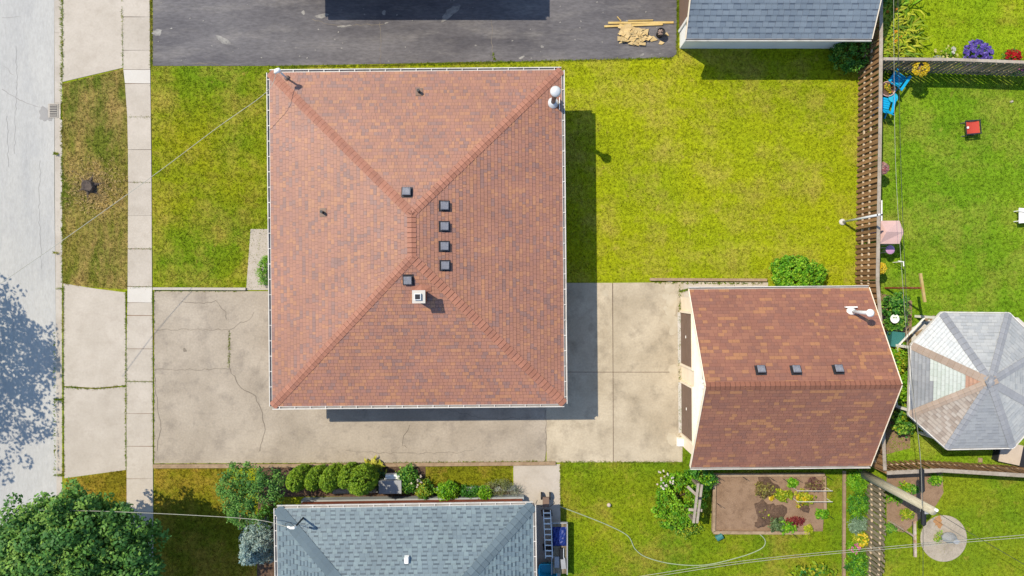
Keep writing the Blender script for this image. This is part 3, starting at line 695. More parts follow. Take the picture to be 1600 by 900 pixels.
# the brown hip-roofed house
HZ = 2.98
house = thing('bungalow', 'large house with brown and orange shingled hip roof in the middle', 'house', (-4.085, 2.139, 0), math.radians(.5))
W_, L_ = 12.79 - .26, 14.59 - .26; SL = .25
hz = roof_z_hip(W_, L_, HZ, SL)
def to_cam(root):
    o = to_local(root, (0, 0, 0)); return lambda c: (c.x - o.x) ** 2 + (c.y - o.y) ** 2 - 40 * c.z
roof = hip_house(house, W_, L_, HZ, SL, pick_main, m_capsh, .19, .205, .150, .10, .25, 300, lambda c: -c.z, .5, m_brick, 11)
for x, y in ((636, 301), (694, 322), (694, 354), (694, 385), (695, 415), (638, 437)): box_vent(house, hz, x, y)
stack_pipe(house, hz, 655, 144); stack_pipe(house, hz, 505, 332)
# chimney with cap, flue and flashing saddle
q = on_roof(house, hz, 655, 464) ; q.x += .12; q.y += .02
ch = MB().box(0, 0, -.5, .4, .4, 1.45).build('chimney', m_brick, house, loc=q)
MB().box(0, 0, .95, .52, .52, .09).build('chimney_cap', m_conc_w, ch)
MB().box(-.03, 0, 1.0405, .26, .26, .11).build('flue', m_galv, ch); MB().box(-.03, 0, 1.1, .2, .2, .056).build('flue_hole', m_black, ch)
mb = MB(); mb.add([(-.4, .2, .09), (.4, .2, .09), (.4, .42, .14), (-.4, .42, .14), (0, .21, .2), (0, .5, .2)], [(0, 4, 5, 3), (4, 1, 2, 5), (0, 1, 4)]); mb.build('saddle', m_capsh, ch)
mb = MB()
mb.box(-.21, 0, -.02, .03, .46, .1); mb.box(.21, 0, -.02, .03, .46, .1); mb.build('flashing', m_brown, ch)
# metal flue by the right eave
q = on_roof(house, hz, 864, 161)
fl = MB().lathe(0, 0, [(.25, .0), (.23, .06), (.15, .14), (.11, .2)], 20).build('metal_flue', m_galv, house, loc=q, smooth=True)
MB().tube([(0, 0, .1), (0, 0, 1.7)], .1, 16).build('flue_pipe', m_pipe, fl, smooth=True)
MB().lathe(0, 0, [(.1, 1.62), (.22, 1.68), (.22, 1.76), (.14, 1.83), (.03, 1.88)], 20).build('flue_cap', m_galv, fl, smooth=True)
MB().box(.27, -.06, -.02, .02, .5, .22).build('snow_guard', m_white, fl)
# service mast with weather head
q = on_roof(house, hz, 449, 123)
ma = MB().tube([(0, 0, -.2), (0, 0, 1.0)], .04, 10).build('service_mast', m_galv, house, loc=q, smooth=True)
mb = MB(); mb.tube([(0, 0, .95), (0, 0, 1.12), (-.08, -.04, 1.16), (-.15, -.08, 1.06)], [.07, .11, .1, .07], 10); mb.build('weather_head', m_white, ma, smooth=True)
mb = MB(); mb.lathe(0, 0, [(.14, .0), (.05, .1)], 12); mb.build('mast_boot', m_brown, ma, smooth=True)
mast_top = house.matrix_world @ q if False else (Matrix.Translation(house.location) @ Matrix.Rotation(math.radians(.5), 4, 'Z')) @ (q + Vector((-.12, -.07, 1.02)))
# windows and doors under the eaves
def window(root, x, y, z, wd, ht, ax):
    mb = MB(); fw, fh = (wd, .06) if ax == 'x' else (.06, wd)
    mb.box(x, y, z, fw, fh, ht); w_ = mb.build('window', m_white, root)
    mb = MB(); mb.box(x, y, z + .06, fw - .12 if ax == 'x' else .075, .075 if ax == 'x' else fh - .12, ht - .12); mb.build('pane', m_dark, w_)
for y in (-5, -2.2, 2.2, 5): window(house, -W_ / 2 + .5, y, 1.1, 1.6, 1.2, 'y'); window(house, W_ / 2 - .5, y, 1.1, 1.4, 1.1, 'y')
for x in (-3.5, 0, 3.5): window(house, x, -L_ / 2 + .5, 1.2, 1.2, 1.0, 'x'); window(house, x, L_ / 2 - .5, 1.2, 1.2, 1.0, 'x')
MB().box(-W_ / 2 + .5, .2, .05, .08, .95, 2.05).build('door', m_brown, house)

# the house north of the frame whose shadow lies on the asphalt
nb = thing('neighbour_house', 'house beyond the top edge whose shadow falls on the dark driveway', 'house', ((628 - 800) / S, (450 + 6) / S + 6.0, 0), 0)
hip_house(nb, 348 / S - .25, 12.0 - .25, 3.0, .27, None, m_roofing, .2, .2, .15, .2, .4, 0, None, .5, m_brick, 5, shingle=False)
# the blue-grey roofed house at the bottom
BW, BL = 11.45, 9.4
a1 = P(428, 790, 2.7); b1 = P(837, 784, 2.7); ang = math.atan2(b1.y - a1.y, b1.x - a1.x); BW = (b1 - a1).length
mid = (a1 + b1) / 2; cx = Vector((math.sin(ang), -math.cos(ang), 0)) * (BL / 2)
bh = thing('bungalow', 'house with blue grey shingled hip roof at the bottom edge', 'house', (mid.x + cx.x, mid.y + cx.y, 0), ang)
bz = roof_z_hip(BW - .26, BL - .26, 2.7, .3)
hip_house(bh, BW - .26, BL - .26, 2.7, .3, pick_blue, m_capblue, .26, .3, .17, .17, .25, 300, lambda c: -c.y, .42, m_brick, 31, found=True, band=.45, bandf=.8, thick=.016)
q = on_roof(bh, bz, 636, 873); mb = MB(); mb.box(0, 0, 0, .2, .3, .22, taper=.8); mb.build('roof_vent', m_white, bh, loc=q)
q = on_roof(bh, bz, 474, 809)
ma = MB().tube([(0, 0, -.2), (0, 0, 1.15)], .04, 8).build('service_mast', m_dark, bh, loc=q)
mb = MB(); mb.tube([(0, 0, 1.1), (-.02, 0, 1.25), (-.14, 0, 1.26), (-.3, .02, 1.14)], [.06, .06, .05, .04], 8); mb.build('weather_head', m_white, ma)
mb = MB(); mb.tube([(0, 0, 1.1), (-.2, .22, 1.2), (-.38, .16, 1.15), (-.45, .02, 1.05)], .012, 6); mb.build('drip_loop', m_cable, ma)
mast2 = Matrix.Translation(bh.location) @ Matrix.Rotation(ang, 4, 'Z') @ (q + Vector((-.35, 0, 1.1)))
# stone sill pieces along the foot of the visible wall
for i, x in enumerate((-3.3, -2.2, .2, 1.6, 3.0, 4.3)):
    MB().box(x, BL / 2 - .17, .0, 1.0, .22, .16, random.uniform(-.03, .03)).build('ledge_stone', m_found, bh)

# ------------------------------------------------------------------ detached garage
def gable_house(root, x0, x1, y0, y1, ze, zr, pick, cap_mat, seed, limit, wx0, wx1, wy0, wy1, wall, expo=.155, wlo=.14, whi=.34, ridge_caps=True, key=None, **kw):
    yr = (y0 + y1) / 2; sl = (zr - ze) / (yr - y0); A = (x0, y0, ze); B = (x1, y0, ze); Cc = (x1, yr, zr); D = (x0, yr, zr); E = (x1, y1, ze); G = (x0, y1, ze)
    mb = MB(); th = Vector((0, 0, -.12))
    for f in ((A, B, Cc, D), (E, G, D, Cc)): mb.add([Vector(p) for p in f] , [(0, 1, 2, 3)])
    for f in ((A, D, G), (B, Cc, E)):
        for i in range(2): p, r_ = Vector(f[i]), Vector(f[i + 1]); mb.add([p, r_, r_ + th, p + th], [(0, 1, 2, 3)])
    mb.add([Vector(A), Vector(B), Vector(B) + th, Vector(A) + th], [(0, 1, 2, 3)]); mb.add([Vector(G), Vector(E), Vector(E) + th, Vector(G) + th], [(0, 1, 2, 3)])
    roof = mb.build('roof', m_roofing, root)
    tabs = []
    for i, f in enumerate(((A, B, Cc, D), (E, G, D, Cc))): tabs += shingle_face(f, expo, wlo, whi, pick, seed + i, **kw)
    lay_shingles(tabs, roof, limit, key or (lambda c: -c.z))
    if ridge_caps: caps(roof, D, Cc, (0, -1, -sl), (0, 1, -sl), .2, .2, cap_mat)
    for f, xx, s_ in (((A, D, G), x0, -1), ((B, Cc, E), x1, 1)):
        for i in range(2):
            mb = MB(); up = Vector((0, -sl, 1)) if i == 0 else Vector((0, sl, 1)); off = Vector((s_ * .015, 0, -.035)); mb.bar(Vector(f[i]) + off, Vector(f[i + 1]) + off, .03, .14, up); mb.build('rake_board', m_cream, root)
    gutter(root, (x0, y0 - .004, 0), (x1, y0 - .004, 0), (0, -1, 0), ze + .0, wd=.1, hangers=False); gutter(root, (x0, y1 + .004, 0), (x1, y1 + .004, 0), (0, 1, 0), ze + .0, wd=.1, hangers=False)
    # walls: a pentagon prism
    zt = lambda y: ze + sl * min(y - y0, y1 - y) - .1
    prof = [(wy0, 0), (wy1, 0), (wy1, zt(wy1)), (yr, zt(yr)), (wy0, zt(wy0))]
    V = [(wx0, y, z) for y, z in prof] + [(wx1, y, z) for y, z in prof]; n = 5
    MB().add(V, [tuple(range(n))[::-1], tuple(range(n, 2 * n))] + [(i, (i + 1) % n, n + (i + 1) % n, n + i) for i in range(n)]).build('wall', wall, root)
    return roof, (lambda x, y: ze + sl * min(y - y0, y1 - y))
gar = thing('detached_garage', 'two door garage with brown gable roof and cream siding', 'garage', (11.64, -3.9, 0), math.radians(.5))
GX0, GX1, GY0, GY1 = -3.9, 3.93, -3.86, 3.86
wx = P(1065, 600)[0] - 11.64
groof, gz = gable_house(gar, GX0, GX1, GY0, GY1, 2.6, 5.04, pick_gar, m_capgar, 51, 300, wx, GX1 - .3, -3.55, 3.5, m_cream)
for x, y in ((1188, 579), (1243, 579), (1309, 578)): box_vent(gar, gz, x, y, .32)
q = on_roof(gar, gz, 1330, 487)
fl = MB().lathe(0, 0, [(.2, -.12), (.2, .02), (.12, .12), (.075, .2)], 16).build('flue_boot', m_white, gar, loc=q, smooth=True)
MB().box(-.02, .2, -.02, .5, .05, .12).build('snow_guard', m_white, fl)
MB().tube([(0, 0, 0), (0, 0, 1.5)], .075, 14).build('flue_pipe', m_galv, fl, smooth=True)
MB().lathe(0, 0, [(.075, 1.44), (.16, 1.5), (.16, 1.58), (.06, 1.66)], 16).build('flue_cap', m_white, fl, smooth=True)
for k, (ya, yb) in enumerate(((487, 566), (596, 675))):
    y0, y1 = (450 - yb) / S + 3.9, (450 - ya) / S + 3.9; yc = (y0 + y1) / 2; wd = y1 - y0
    d = MB().box(wx - .012, yc, .02, .03, wd, 2.08).build('garage_door', m_brown, gar)
    for j in range(3): MB().box(wx - .03, yc, .54 + j * .52, .008, wd - .02, .02).build('panel_rail', m_pipe, d)
    MB().box(wx - .035, yc + .1, .95, .03, .12, .03).build('handle', m_white, d)
    for s_ in (-1, 1): MB().box(wx - .045, yc + s_ * (wd / 2 + .05), .0, .09, .1, 2.2).build('door_jamb', m_cream, gar)
    MB().box(wx - .045, yc, 2.1, .09, wd - .002, .1).build('door_head', m_cream, gar)
    MB().box(wx - .1, yc, .0, .14, wd - .002, .03).build('door_sill', m_conc_w, gar)
for j in range(18):
    z = 2.32 + j * .15; half = 3.5 if z < 2.75 else max(.1, 3.5 * (4.94 - z) / 2.2)
    if half > .25: MB().box(wx - .008, 0, z, .014, 2 * half, .012).build('siding_lap', m_pale, gar)
MB().box(wx - .02, .35, 3.65, .05, .5, .45).build('gable_vent', m_found, gar)
fx = MB().box(wx - .06, .0, 4.35, .12, .16, .12).build('flood_light', m_white, gar)
for s_ in (-1, 1): MB().lathe(0, 0, [(.05, -.02), (.1, .1), (.1, .16)], 12).build('lamp_head', m_galv, fx, loc=(wx - .22, s_ * .12, 4.38), smooth=True)
solo(MB().box(*P(1062, 690)[:2], .02, .3, .42, .22, taper=.8), 'white_block', m_white, 'white block at the lower front corner of the garage', 'block', P(1062, 690))  # small white tapered block at the wall corner

# white garage with slate roof at the top
tg0 = P(1072, 60, 2.5); tg1 = P(1362, 60, 2.5)
tg = thing('detached_garage', 'white sided garage with slate blue roof at the top edge', 'garage', (tg0.x, tg0.y, 0), 0)
tw = P(1062, 76)
Lx = tg1.x - tg0.x
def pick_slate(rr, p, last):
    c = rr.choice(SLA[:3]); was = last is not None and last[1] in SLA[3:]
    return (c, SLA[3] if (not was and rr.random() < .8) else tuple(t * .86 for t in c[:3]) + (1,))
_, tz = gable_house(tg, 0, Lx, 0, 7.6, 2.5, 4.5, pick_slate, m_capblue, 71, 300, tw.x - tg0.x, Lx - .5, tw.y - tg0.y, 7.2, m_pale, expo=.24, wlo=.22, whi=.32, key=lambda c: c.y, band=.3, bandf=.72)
yd0, yd1 = P(0, 47)[1] - tg0.y, P(0, -30)[1] - tg0.y
d = MB().box(tw.x - tg0.x - .012, (yd0 + yd1) / 2, .02, .03, yd1 - yd0, 2.15).build('garage_door', m_brown, tg)
for j in range(7): MB().box(tw.x - tg0.x - .03, (yd0 + yd1) / 2, .25 + j * .27, .01, yd1 - yd0 - .02, .03).build('panel_rail', m_pipe, d)
MB().box(tw.x - tg0.x - .03, yd0 - .07, 0, .06, .13, 2.3).build('door_jamb', m_white, tg)
mb = MB(); mb.box(tw.x - tg0.x - .05, tw.y - tg0.y + .55, 1.55, .1, .16, .3); mb.build('wall_lamp', m_dark, tg)

# ------------------------------------------------------------------ gazebo
GZE, GZA = 2.2, 3.15
gcs = [(1472, 489), (1576, 490), (1632, 545), (1632, 645), (1582, 699), (1480, 701), (1421, 648), (1424, 540)]
gcx = [P(x, y, GZE) for x, y in gcs]; gc = sum(gcx, Vector()) / 8; gc = P(1548, 597, GZA); gc.z = 0
gz_ = thing('gazebo', 'octagonal gazebo with patched grey and mint white shingle roof, sun glare coloured into one facet', 'gazebo', gc)
cs = [v - gc for v in gcx]; apex = Vector((0, 0, GZA))
cs = cs[::-1]                     # counter-clockwise seen from above
names = ['west_low', 'w', 'nw', 'n', 'ne', 'e', 'se', 's']
LG = [C(204, 206, 206), C(198, 200, 201), C(192, 195, 197), C(208, 209, 208)]
WH = [C(240, 243, 242), C(234, 238, 238), C(230, 234, 235)]  # sun glare on the northwest facet, put into its shingle colour
GR = [C(168, 171, 176), C(160, 164, 169), C(176, 179, 183)]
TN = [C(206, 192, 178), C(194, 178, 164), C(184, 168, 154), C(210, 198, 186)]
MT = [C(216, 226, 217), C(224, 232, 225)]; OR = [C(212, 166, 138), C(204, 158, 132)]
def gz_pick(i):
    def f(rr, p, last):
        cx_ = (cs[i] + cs[(i + 1) % 8]) / 2; dirn = cx_.to_2d().normalized()
        if dirn.x < -.85:
            t = -p.x / abs(cx_.x)
            return rr.choice(OR if t < .3 else MT if t < .72 else GR)
        if dirn.x < -.3 and dirn.y > .3: return rr.choice(WH)
        if dirn.x < -.3 and dirn.y < -.3: return rr.choice(TN)
        if dirn.y < -.85:
            c = rr.choice(GR[:1] + GR[2:] + [C(176, 179, 183)]); k_ = .8 if rr.random() < .4 else .95; return (c, tuple(t * k_ for t in c[:3]) + (1,))
        c = rr.choice(LG); k_ = .8 if rr.random() < .45 else .95; return (c, tuple(t * k_ for t in c[:3]) + (1,))
    return f
mb = MB(); tabs = []
for i in range(8):
    a, b = cs[i], cs[(i + 1) % 8]; mb.add([a, b, apex], [(0, 1, 2)])
    tabs += shingle_face((a, b, apex, apex), .15, .22, .3, gz_pick(i), 80 + i, band=.35, bandf=.8, thick=.014)
groof2 = mb.build('roof', m_capgz, gz_)
lay_shingles(tabs, groof2, 300, lambda c: c.x)
for i in range(8):
    A = cs[i]; d = apex - A
    f1 = (cs[i - 1] - A); f2 = (cs[(i + 1) % 8] - A)
    s1 = f1 - d.normalized() * f1.dot(d.normalized()); s2 = f2 - d.normalized() * f2.dot(d.normalized())
    west = A.x < -2.6
    caps(groof2, A, apex, s1, s2, .17, .26, m_captan if west else m_capgz)
for i in range(8):
    a, b = cs[i], cs[(i + 1) % 8]; mb = MB(); o = ((a + b) / 2).to_2d().normalized().to_3d() * .02
    mb.bar(a * 1.006 + Vector((0, 0, -.05)) + o, b * 1.006 + Vector((0, 0, -.05)) + o, .045, .14); mb.build('fascia', m_gut, gz_)
    MB().box(a.x * .92, a.y * .92, .03, .11, .11, GZE - .1).build('post', m_white, gz_)
    mb = MB(); mb.bar(a * .92 + Vector((0, 0, -1.25)), b * .92 + Vector((0, 0, -1.25)), .05, .09); mb.build('rail', m_white, gz_)
mb = MB(); mb.lathe(0, 0, [(.22, GZA - .05), (.16, GZA + .05), (.03, GZA + .1)], 8); mb.build('finial_cap', m_capgz, gz_)

# ------------------------------------------------------------------ fences
def fence(name, label, pts, h, cap=True, wood=None, pitch=.115, bw=.135, cap_w=.15, rails=(.45, 1.45), cat='fence'):
    wood = wood or m_wood; pw = [P(*p) for p in pts]; root = thing(name, label, cat, pw[0]); o = pw[0]
    me = MB().box(0, 0, .04, bw, .02, h - .06).mesh('board'); me.materials.append(wood)
    me2 = MB().box(0, 0, .04, bw, .02, h - .09).mesh('board'); me2.materials.append(wood)
    k = 0
    for i in range(len(pw) - 1):
        a, b = pw[i] - o, pw[i + 1] - o; d = b - a; L = d.length; d.normalize(); an = math.atan2(d.y, d.x); nrm = Vector((-d.y, d.x, 0))
        m = int(L / pitch)
        for j in range(m):
            q = a + d * (j * pitch + pitch / 2) + nrm * (.042 if k % 2 else -.042); ob = link('board', me if k % 3 else me2, None, root, q + Vector((0, 0, random.uniform(-.015, .015)))); ob.rotation_euler = (random.uniform(-.012, .012), random.uniform(-.01, .01), an + random.uniform(-.03, .03)); k += 1
        for z in rails:
            mb = MB(); mb.bar(a + Vector((0, 0, z)), b + Vector((0, 0, z)), .055, .085); mb.build('rail', m_railw, root)
        n = max(1, round(L / 2.4))
        for j in range(n + (1 if i == len(pw) - 2 else 0)):
            q = a + d * (L * j / n); MB().box(q.x, q.y, 0, .06, .09, h - .04, an).build('post', wood, root)
        if cap:
            mb = MB(); mb.bar(a + Vector((0, 0, h + .012)), b + Vector((0, 0, h + .012)), cap_w, .036); mb.build('cap_board', m_cap, root)
    return root
fk = 1 - 1.96 / H
def fb(px, py, z): return ((px - 800) * (1 - z / H) + 800, (py - 450) * (1 - z / H) + 450)
fence('board_fence', 'long brown shadowbox fence between back lawn and right yards', [fb(1377, -70, 1.96), fb(1377, 60, 1.96), fb(1375.5, 200, 1.96), fb(1372.5, 380, 1.96), fb(1371.5, 440, 1.96), fb(1376, 500, 1.96), fb(1381, 690, 1.96), fb(1383, 735, 1.96)], 1.93, rails=(.55, 1.15), pitch=.125)
fence('board_fence', 'weathered grey fence between the two right yards near the top', [fb(1380, 92, 1.8), fb(1490, 93, 1.8), fb(1680, 100, 1.8)], 1.78, wood=m_woodg, cap_w=.13)
fence('board_fence', 'brown fence below the gazebo running to the right edge', [fb(1386, 739, 1.75), fb(1470, 735, 1.75), fb(1600, 743, 1.75), fb(1700, 749, 1.75)], 1.72, cap_w=.17, pitch=.13)
fence('board_fence', 'greyish picket fence without cap beside the flower strip at the bottom', [fb(1382, 752, 1.65), fb(1383, 830, 1.65), fb(1380, 905, 1.65), fb(1378, 960, 1.65)], 1.62, cap=False, wood=m_woodg, pitch=.12, rails=(.5, 1.25))

# ------------------------------------------------------------------ trees and shrubs
def broad_tree(name, label, px, py, R, top, pal, seed, nl=16, ncl=520, per=26, leaf=.17, cr=.34, cat='tree', tr=.22, fill=0):
    root = thing(name, label, cat, P(px, py)); trunk_mesh(root, top * .62, tr, 9, R * .75, seed)
    g = np.random.default_rng(seed); zc = top - R * .62; cent = []
    L = g.normal(size=(nl, 3)); L[:, 2] = np.abs(L[:, 2]) * .8 - .1; L /= np.linalg.norm(L, axis=1)[:, None]
    L = L * np.array([R * .62, R * .62, R * .42]) * g.uniform(.75, 1.1, nl)[:, None]
    for i in range(ncl):
        l = L[g.integers(nl)]; d = g.normal(size=3); d[2] = d[2] * .9 + .25; d /= np.linalg.norm(d); cent.append(l + d * R * .4 * g.uniform(.7, 1.05) + np.array([0, 0, zc]))
    if fill: cent += list(shell_pts(fill, seed + 1, R * .94, R * .94, R * .6, zc, .72, -.35, 9, .14))
    cloud('crown', root, np.array(cent), rad=cr, per=per, size=leaf, pal=pal, seed=seed, up=.7)
    return root
broad_tree('maple_tree', 'large green broadleaf tree filling the bottom left corner', 207, 834, 3.55, 6.4, [C(122, 174, 72), C(102, 156, 64), C(146, 190, 80), C(80, 134, 60), C(92, 148, 68)], 21, 44, 620, 64, .165, .38, fill=420)
broad_tree('street_tree', 'tree beyond the left edge whose dappled shadow covers the street', -196, 520, 5.5, 8.0, GREENS, 22, 24, 900, 22, .2, .42)
broad_tree('small_tree', 'small lacy green tree at the corner of the blue grey house', 418, 752, 1.6, 2.9, [C(122, 176, 74), C(98, 156, 62), C(140, 188, 84), C(78, 132, 54)], 23, 14, 330, 20, .10, .2, tr=.07)
for i, (x, y) in enumerate(((484, 732), (508, 734), (534, 732), (556, 730), (579, 734))):
    h = (2.9, 2.7, 2.9, 2.7, 3.1)[i]; rx = (.47, .43, .47, .42, .6)[i]
    rt = thing('cedar_hedge', ['leftmost upright green cedar in the clipped row', 'second upright green cedar from the left in the row', 'third upright green cedar, middle of the row', 'fourth green cedar, half hidden behind the last one', 'rightmost and widest green cedar in the row'][i], 'cedar', P(x, y), 0, 'row of clipped cedars')
    c = shell_pts(560, 60 + i, rx, rx, h * .5, h * .5, .9, -.9, 5, .08)
    cloud('foliage', rt, c, rad=.085, per=20, size=.085, pal=[C(158, 196, 42), C(140, 182, 38), C(120, 162, 36), C(172, 206, 54)], seed=60 + i, aspect=.4, up=.35, shell=.4)
    MB().tube([(0, 0, 0), (0, 0, h * .8)], [.06, .02], 8).build('trunk', m_bark, rt)
# blue spruce
sp = thing('blue_spruce', 'silvery blue spruce at the left wall of the blue grey house', 'spruce', P(418, 838)); g = np.random.default_rng(9); c = []
for lv in range(15):
    z = .25 + lv * .185; rr_ = 1.12 * (1 - lv / 16.5)
    for k in range(int(7 + 16 * (1 - lv / 15))):
        a = g.uniform(0, 6.28)
        for t in (.45, .72, 1.0): c.append((math.cos(a) * rr_ * t * g.uniform(.9, 1.08), math.sin(a) * rr_ * t * g.uniform(.9, 1.08), z - t * .1 + g.uniform(-.05, .05)))
cloud('foliage', sp, np.array(c), rad=.13, per=14, size=.13, pal=[C(196, 224, 220), C(176, 208, 208), C(212, 234, 226), C(150, 190, 194)], seed=9, aspect=.28, up=.5, shell=.3, dirs=1)
MB().tube([(0, 0, 0), (0, 0, 2.9)], [.09, .02], 8).build('trunk', m_bark, sp)

shrub('rounded_shrub', 'dense bright green rounded shrub by the garage gutter', 1238, 434, 1.4, .95, 1.15, BRIGHT, .11, 460, 20, 71, cr=.13)
shrub('dark_shrub', 'dark green shrub in the shade below the white garage', 1322, 86, 1.0, 1.15, 1.3, DEEP + GREENS, .1, 220, 18, 72)
shrub('front_fern', 'feathery green shrub tucked against the front walk', 418, 424, .38, .75, .55, BRIGHT, .1, 90, 18, 73, aspect=.25, cr=.14)
shrub('peony_bush', 'big light green bush with white blossoms next to the wooden arbor', 1058, 776, 1.3, 1.5, 1.0, BRIGHT + YELLOWG[3:], .11, 300, 20, 74, cr=.17, flowers=([C(250, 244, 236), C(246, 226, 216)], 22, .075, .02, (-.75, 1.0, .4)))
shrub('peony_bush', 'leafy green bush in the corner between the arbor and the garage eave', 1092, 744, .75, .55, .9, BRIGHT + DEEP, .11, 110, 18, 174, cr=.16)
shrub('spent_shrub', 'sparse pale green growth at the foot of the big bush', 1070, 822, .8, .4, .5, YELLOWG + GREENS, .08, 70, 14, 75, lo=.3)
shrub('garden_shrub', 'deep green leafy shrub right of the grey metal box', 640, 745, .52, .62, 1.0, DEEP + GREENS, .09, 110, 20, 76, flowers=([C(248, 236, 224)], 12, .07, .02, (.4, 0, .3)))
shrub('garden_shrub', 'light leafed shrub against the brick wall, second from the box', 664, 762, .45, .42, .8, YELLOWG[1:] + GREENS, .09, 90, 18, 77)
shrub('garden_shrub', 'bright green bush overlapping the white gutter line', 702, 762, .56, .42, .95, BRIGHT, .09, 100, 20, 78)
shrub('garden_shrub', 'low grass green mound between two shrubs by the brick wall', 733, 765, .55, .28, .5, DEEP, .07, 70, 20, 79)
shrub('garden_shrub', 'small vivid green bush near the end of the brick wall', 757, 767, .36, .3, .7, BRIGHT, .08, 60, 18, 80)
shrub('dusty_shrub', 'loose grey green shrub at the end of the planting strip', 780, 757, .75, .4, .7, [C(150, 164, 108), C(130, 148, 92), C(168, 176, 124)], .06, 100, 16, 81, lo=.4, aspect=.4)
shrub('dusty_shrub', 'wispy pale sage plant spilling onto the concrete path', 806, 765, .4, .42, .5, [C(172, 184, 164), C(150, 166, 146)], .05, 50, 14, 82, lo=.3, aspect=.4)
shrub('garden_shrub', 'dark blue green shrub hugging the right side of the cedars', 594, 744, .4, .5, .9, [C(80, 128, 70), C(66, 112, 62)], .07, 70, 16, 83)
strap_plant('hosta', 'yellow green hosta at the end of the cedar row', 584, 730, 120, .42, .1, [C(206, 206, 54), C(184, 190, 40), C(222, 216, 90)], 84, spread=.2)
shrub('low_shrub', 'small green bush left of the blue grey eave', 420, 806, .4, .7, .8, BRIGHT, .08, 80, 18, 85)
strip('garden_stake', (379, 800), (379, 824), .09, 0, .3, m_timber, 'short pale board standing beside the blue spruce', 'board')
# climbers between garage and gazebo
for i, (x, y, rx, ry, h, pal, lab) in enumerate([(1388, 478, .6, .75, 1.2, DEEP + GREENS, 'tall feathery green shrub behind the fence near the clothes pole'), (1391, 505, .45, .45, .9, GREENS, 'green shrub under the white bowl'),
        (1396, 560, .5, .75, 1.3, YELLOWG + BRIGHT, 'yellow green climber beside the garage gable'), (1402, 602, .5, .75, 1.5, BRIGHT, 'leafy sapling leaning over the gazebo edge'),
        (1398, 648, .45, .85, 1.3, GREENS + YELLOWG[:1], 'thin leafy bush at the rear tip of the garage'), (1409, 588, .35, .55, 2.3, BRIGHT, 'loose branch of leaves against the gazebo roof')]):
    shrub('climbing_shrub', lab, x, y, rx, ry, h, pal, .13, 110, 15, 90 + i, lo=.35)
# flowers
PUR = [C(110, 88, 196), C(90, 72, 180), C(140, 120, 214)]; WHT = [C(250, 248, 240)]; YEL = [C(244, 214, 30), C(236, 198, 20), C(250, 228, 80)]; PNK = [C(224, 110, 170), C(206, 90, 150), C(240, 150, 190)]; REDF = [C(206, 30, 30), C(180, 20, 24)]
strap_plant('daylily_clump', 'yellow green daylilies in the fence corner of the flower garden', 1379, 58, 900, .95, .075, YELLOWG, 101, spread=.55, flowers=([C(240, 170, 40)], 6, .12, .6, .6))
strap_plant('daylily_clump', 'upper clump of arching yellow leaves by the long fence', 1379, 18, 420, .85, .075, YELLOWG + BRIGHT, 102, spread=.4, flowers=([C(238, 160, 50)], 3, .12, .4, .6))
shrub('fence_shrub', 'deep green shrub at the very top beside the long fence', 1363, -4, .5, .9, 1.0, DEEP, .1, 80, 18, 103)
shrub('purple_flowers', 'round purple flowering plant behind the grey fence', 1516, 90, .68, .5, .75, DEEP, .08, 70, 16, 104, 'flower', flowers=(PUR, 130, .12, .04, (0, 0, .66)))
shrub('red_flowers', 'small red flowers at the right end of the grey fence', 1570, 94, .36, .3, .7, DEEP, .07, 30, 14, 105, 'flower', flowers=(REDF, 50, .12, .04, (0, 0, .33)))
shrub('white_flowers', 'little white flowers behind the grey fence', 1476, 85, .35, .25, .4, BRIGHT, .07, 30, 12, 106, 'flower', flowers=(WHT, 10, .1, .05, (.12, .08, .16)))
shrub('pale_flowers', 'low pale yellow flowering plants along the grey fence', 1470, 93, .8, .3, .4, YELLOWG, .07, 40, 12, 107, 'flower', flowers=([C(240, 234, 150)], 24, .08, .03, (0, 0, .6)))
shrub('pink_flowers', 'pink flowers hanging below the grey fence at the right edge', 1573, 114, .26, .24, 1.1, DEEP, .07, 20, 12, 108, 'flower', flowers=(PNK, 24, .11, .03, (0, 0, .2)))
def hanging_pot(label, px, py, z, pal, rad, seed):
    b = P(px, py, z); b.z = 0; rt = thing('hanging_basket', label, 'flower basket', b)
    g = np.random.default_rng(seed); n = 90; d = g.normal(size=(n, 3)); d[:, 2] = np.abs(d[:, 2]); d /= np.linalg.norm(d, axis=1)[:, None]
    cloud('blossoms', rt, d * rad * np.array([1, 1, .6]) + np.array([0, 0, z]), mat=m_petal, rad=.05, per=8, size=.09, pal=pal, seed=seed, up=1)
    MB().lathe(0, 0, [(rad * .45, z - .28), (rad * .75, z - .02)], 14).build('pot', m_brown, rt); MB().tube([(0, 0, 0), (0, 0, z - .25)], .02, 6).build('hook_pole', m_dark, rt)
hanging_pot('round yellow flowers hanging on the grey fence', 1438, 107, 1.5, YEL, .35, 110)
hanging_pot('yellow flowers beside the long fence below the pink canopy', 1376, 419, 1.1, YEL, .22, 111)
hanging_pot('faded pink flowers on the long fence above the pink canopy', 1379, 263, 1.1, [C(210, 170, 160), C(190, 150, 150), C(200, 120, 130)], .24, 112)

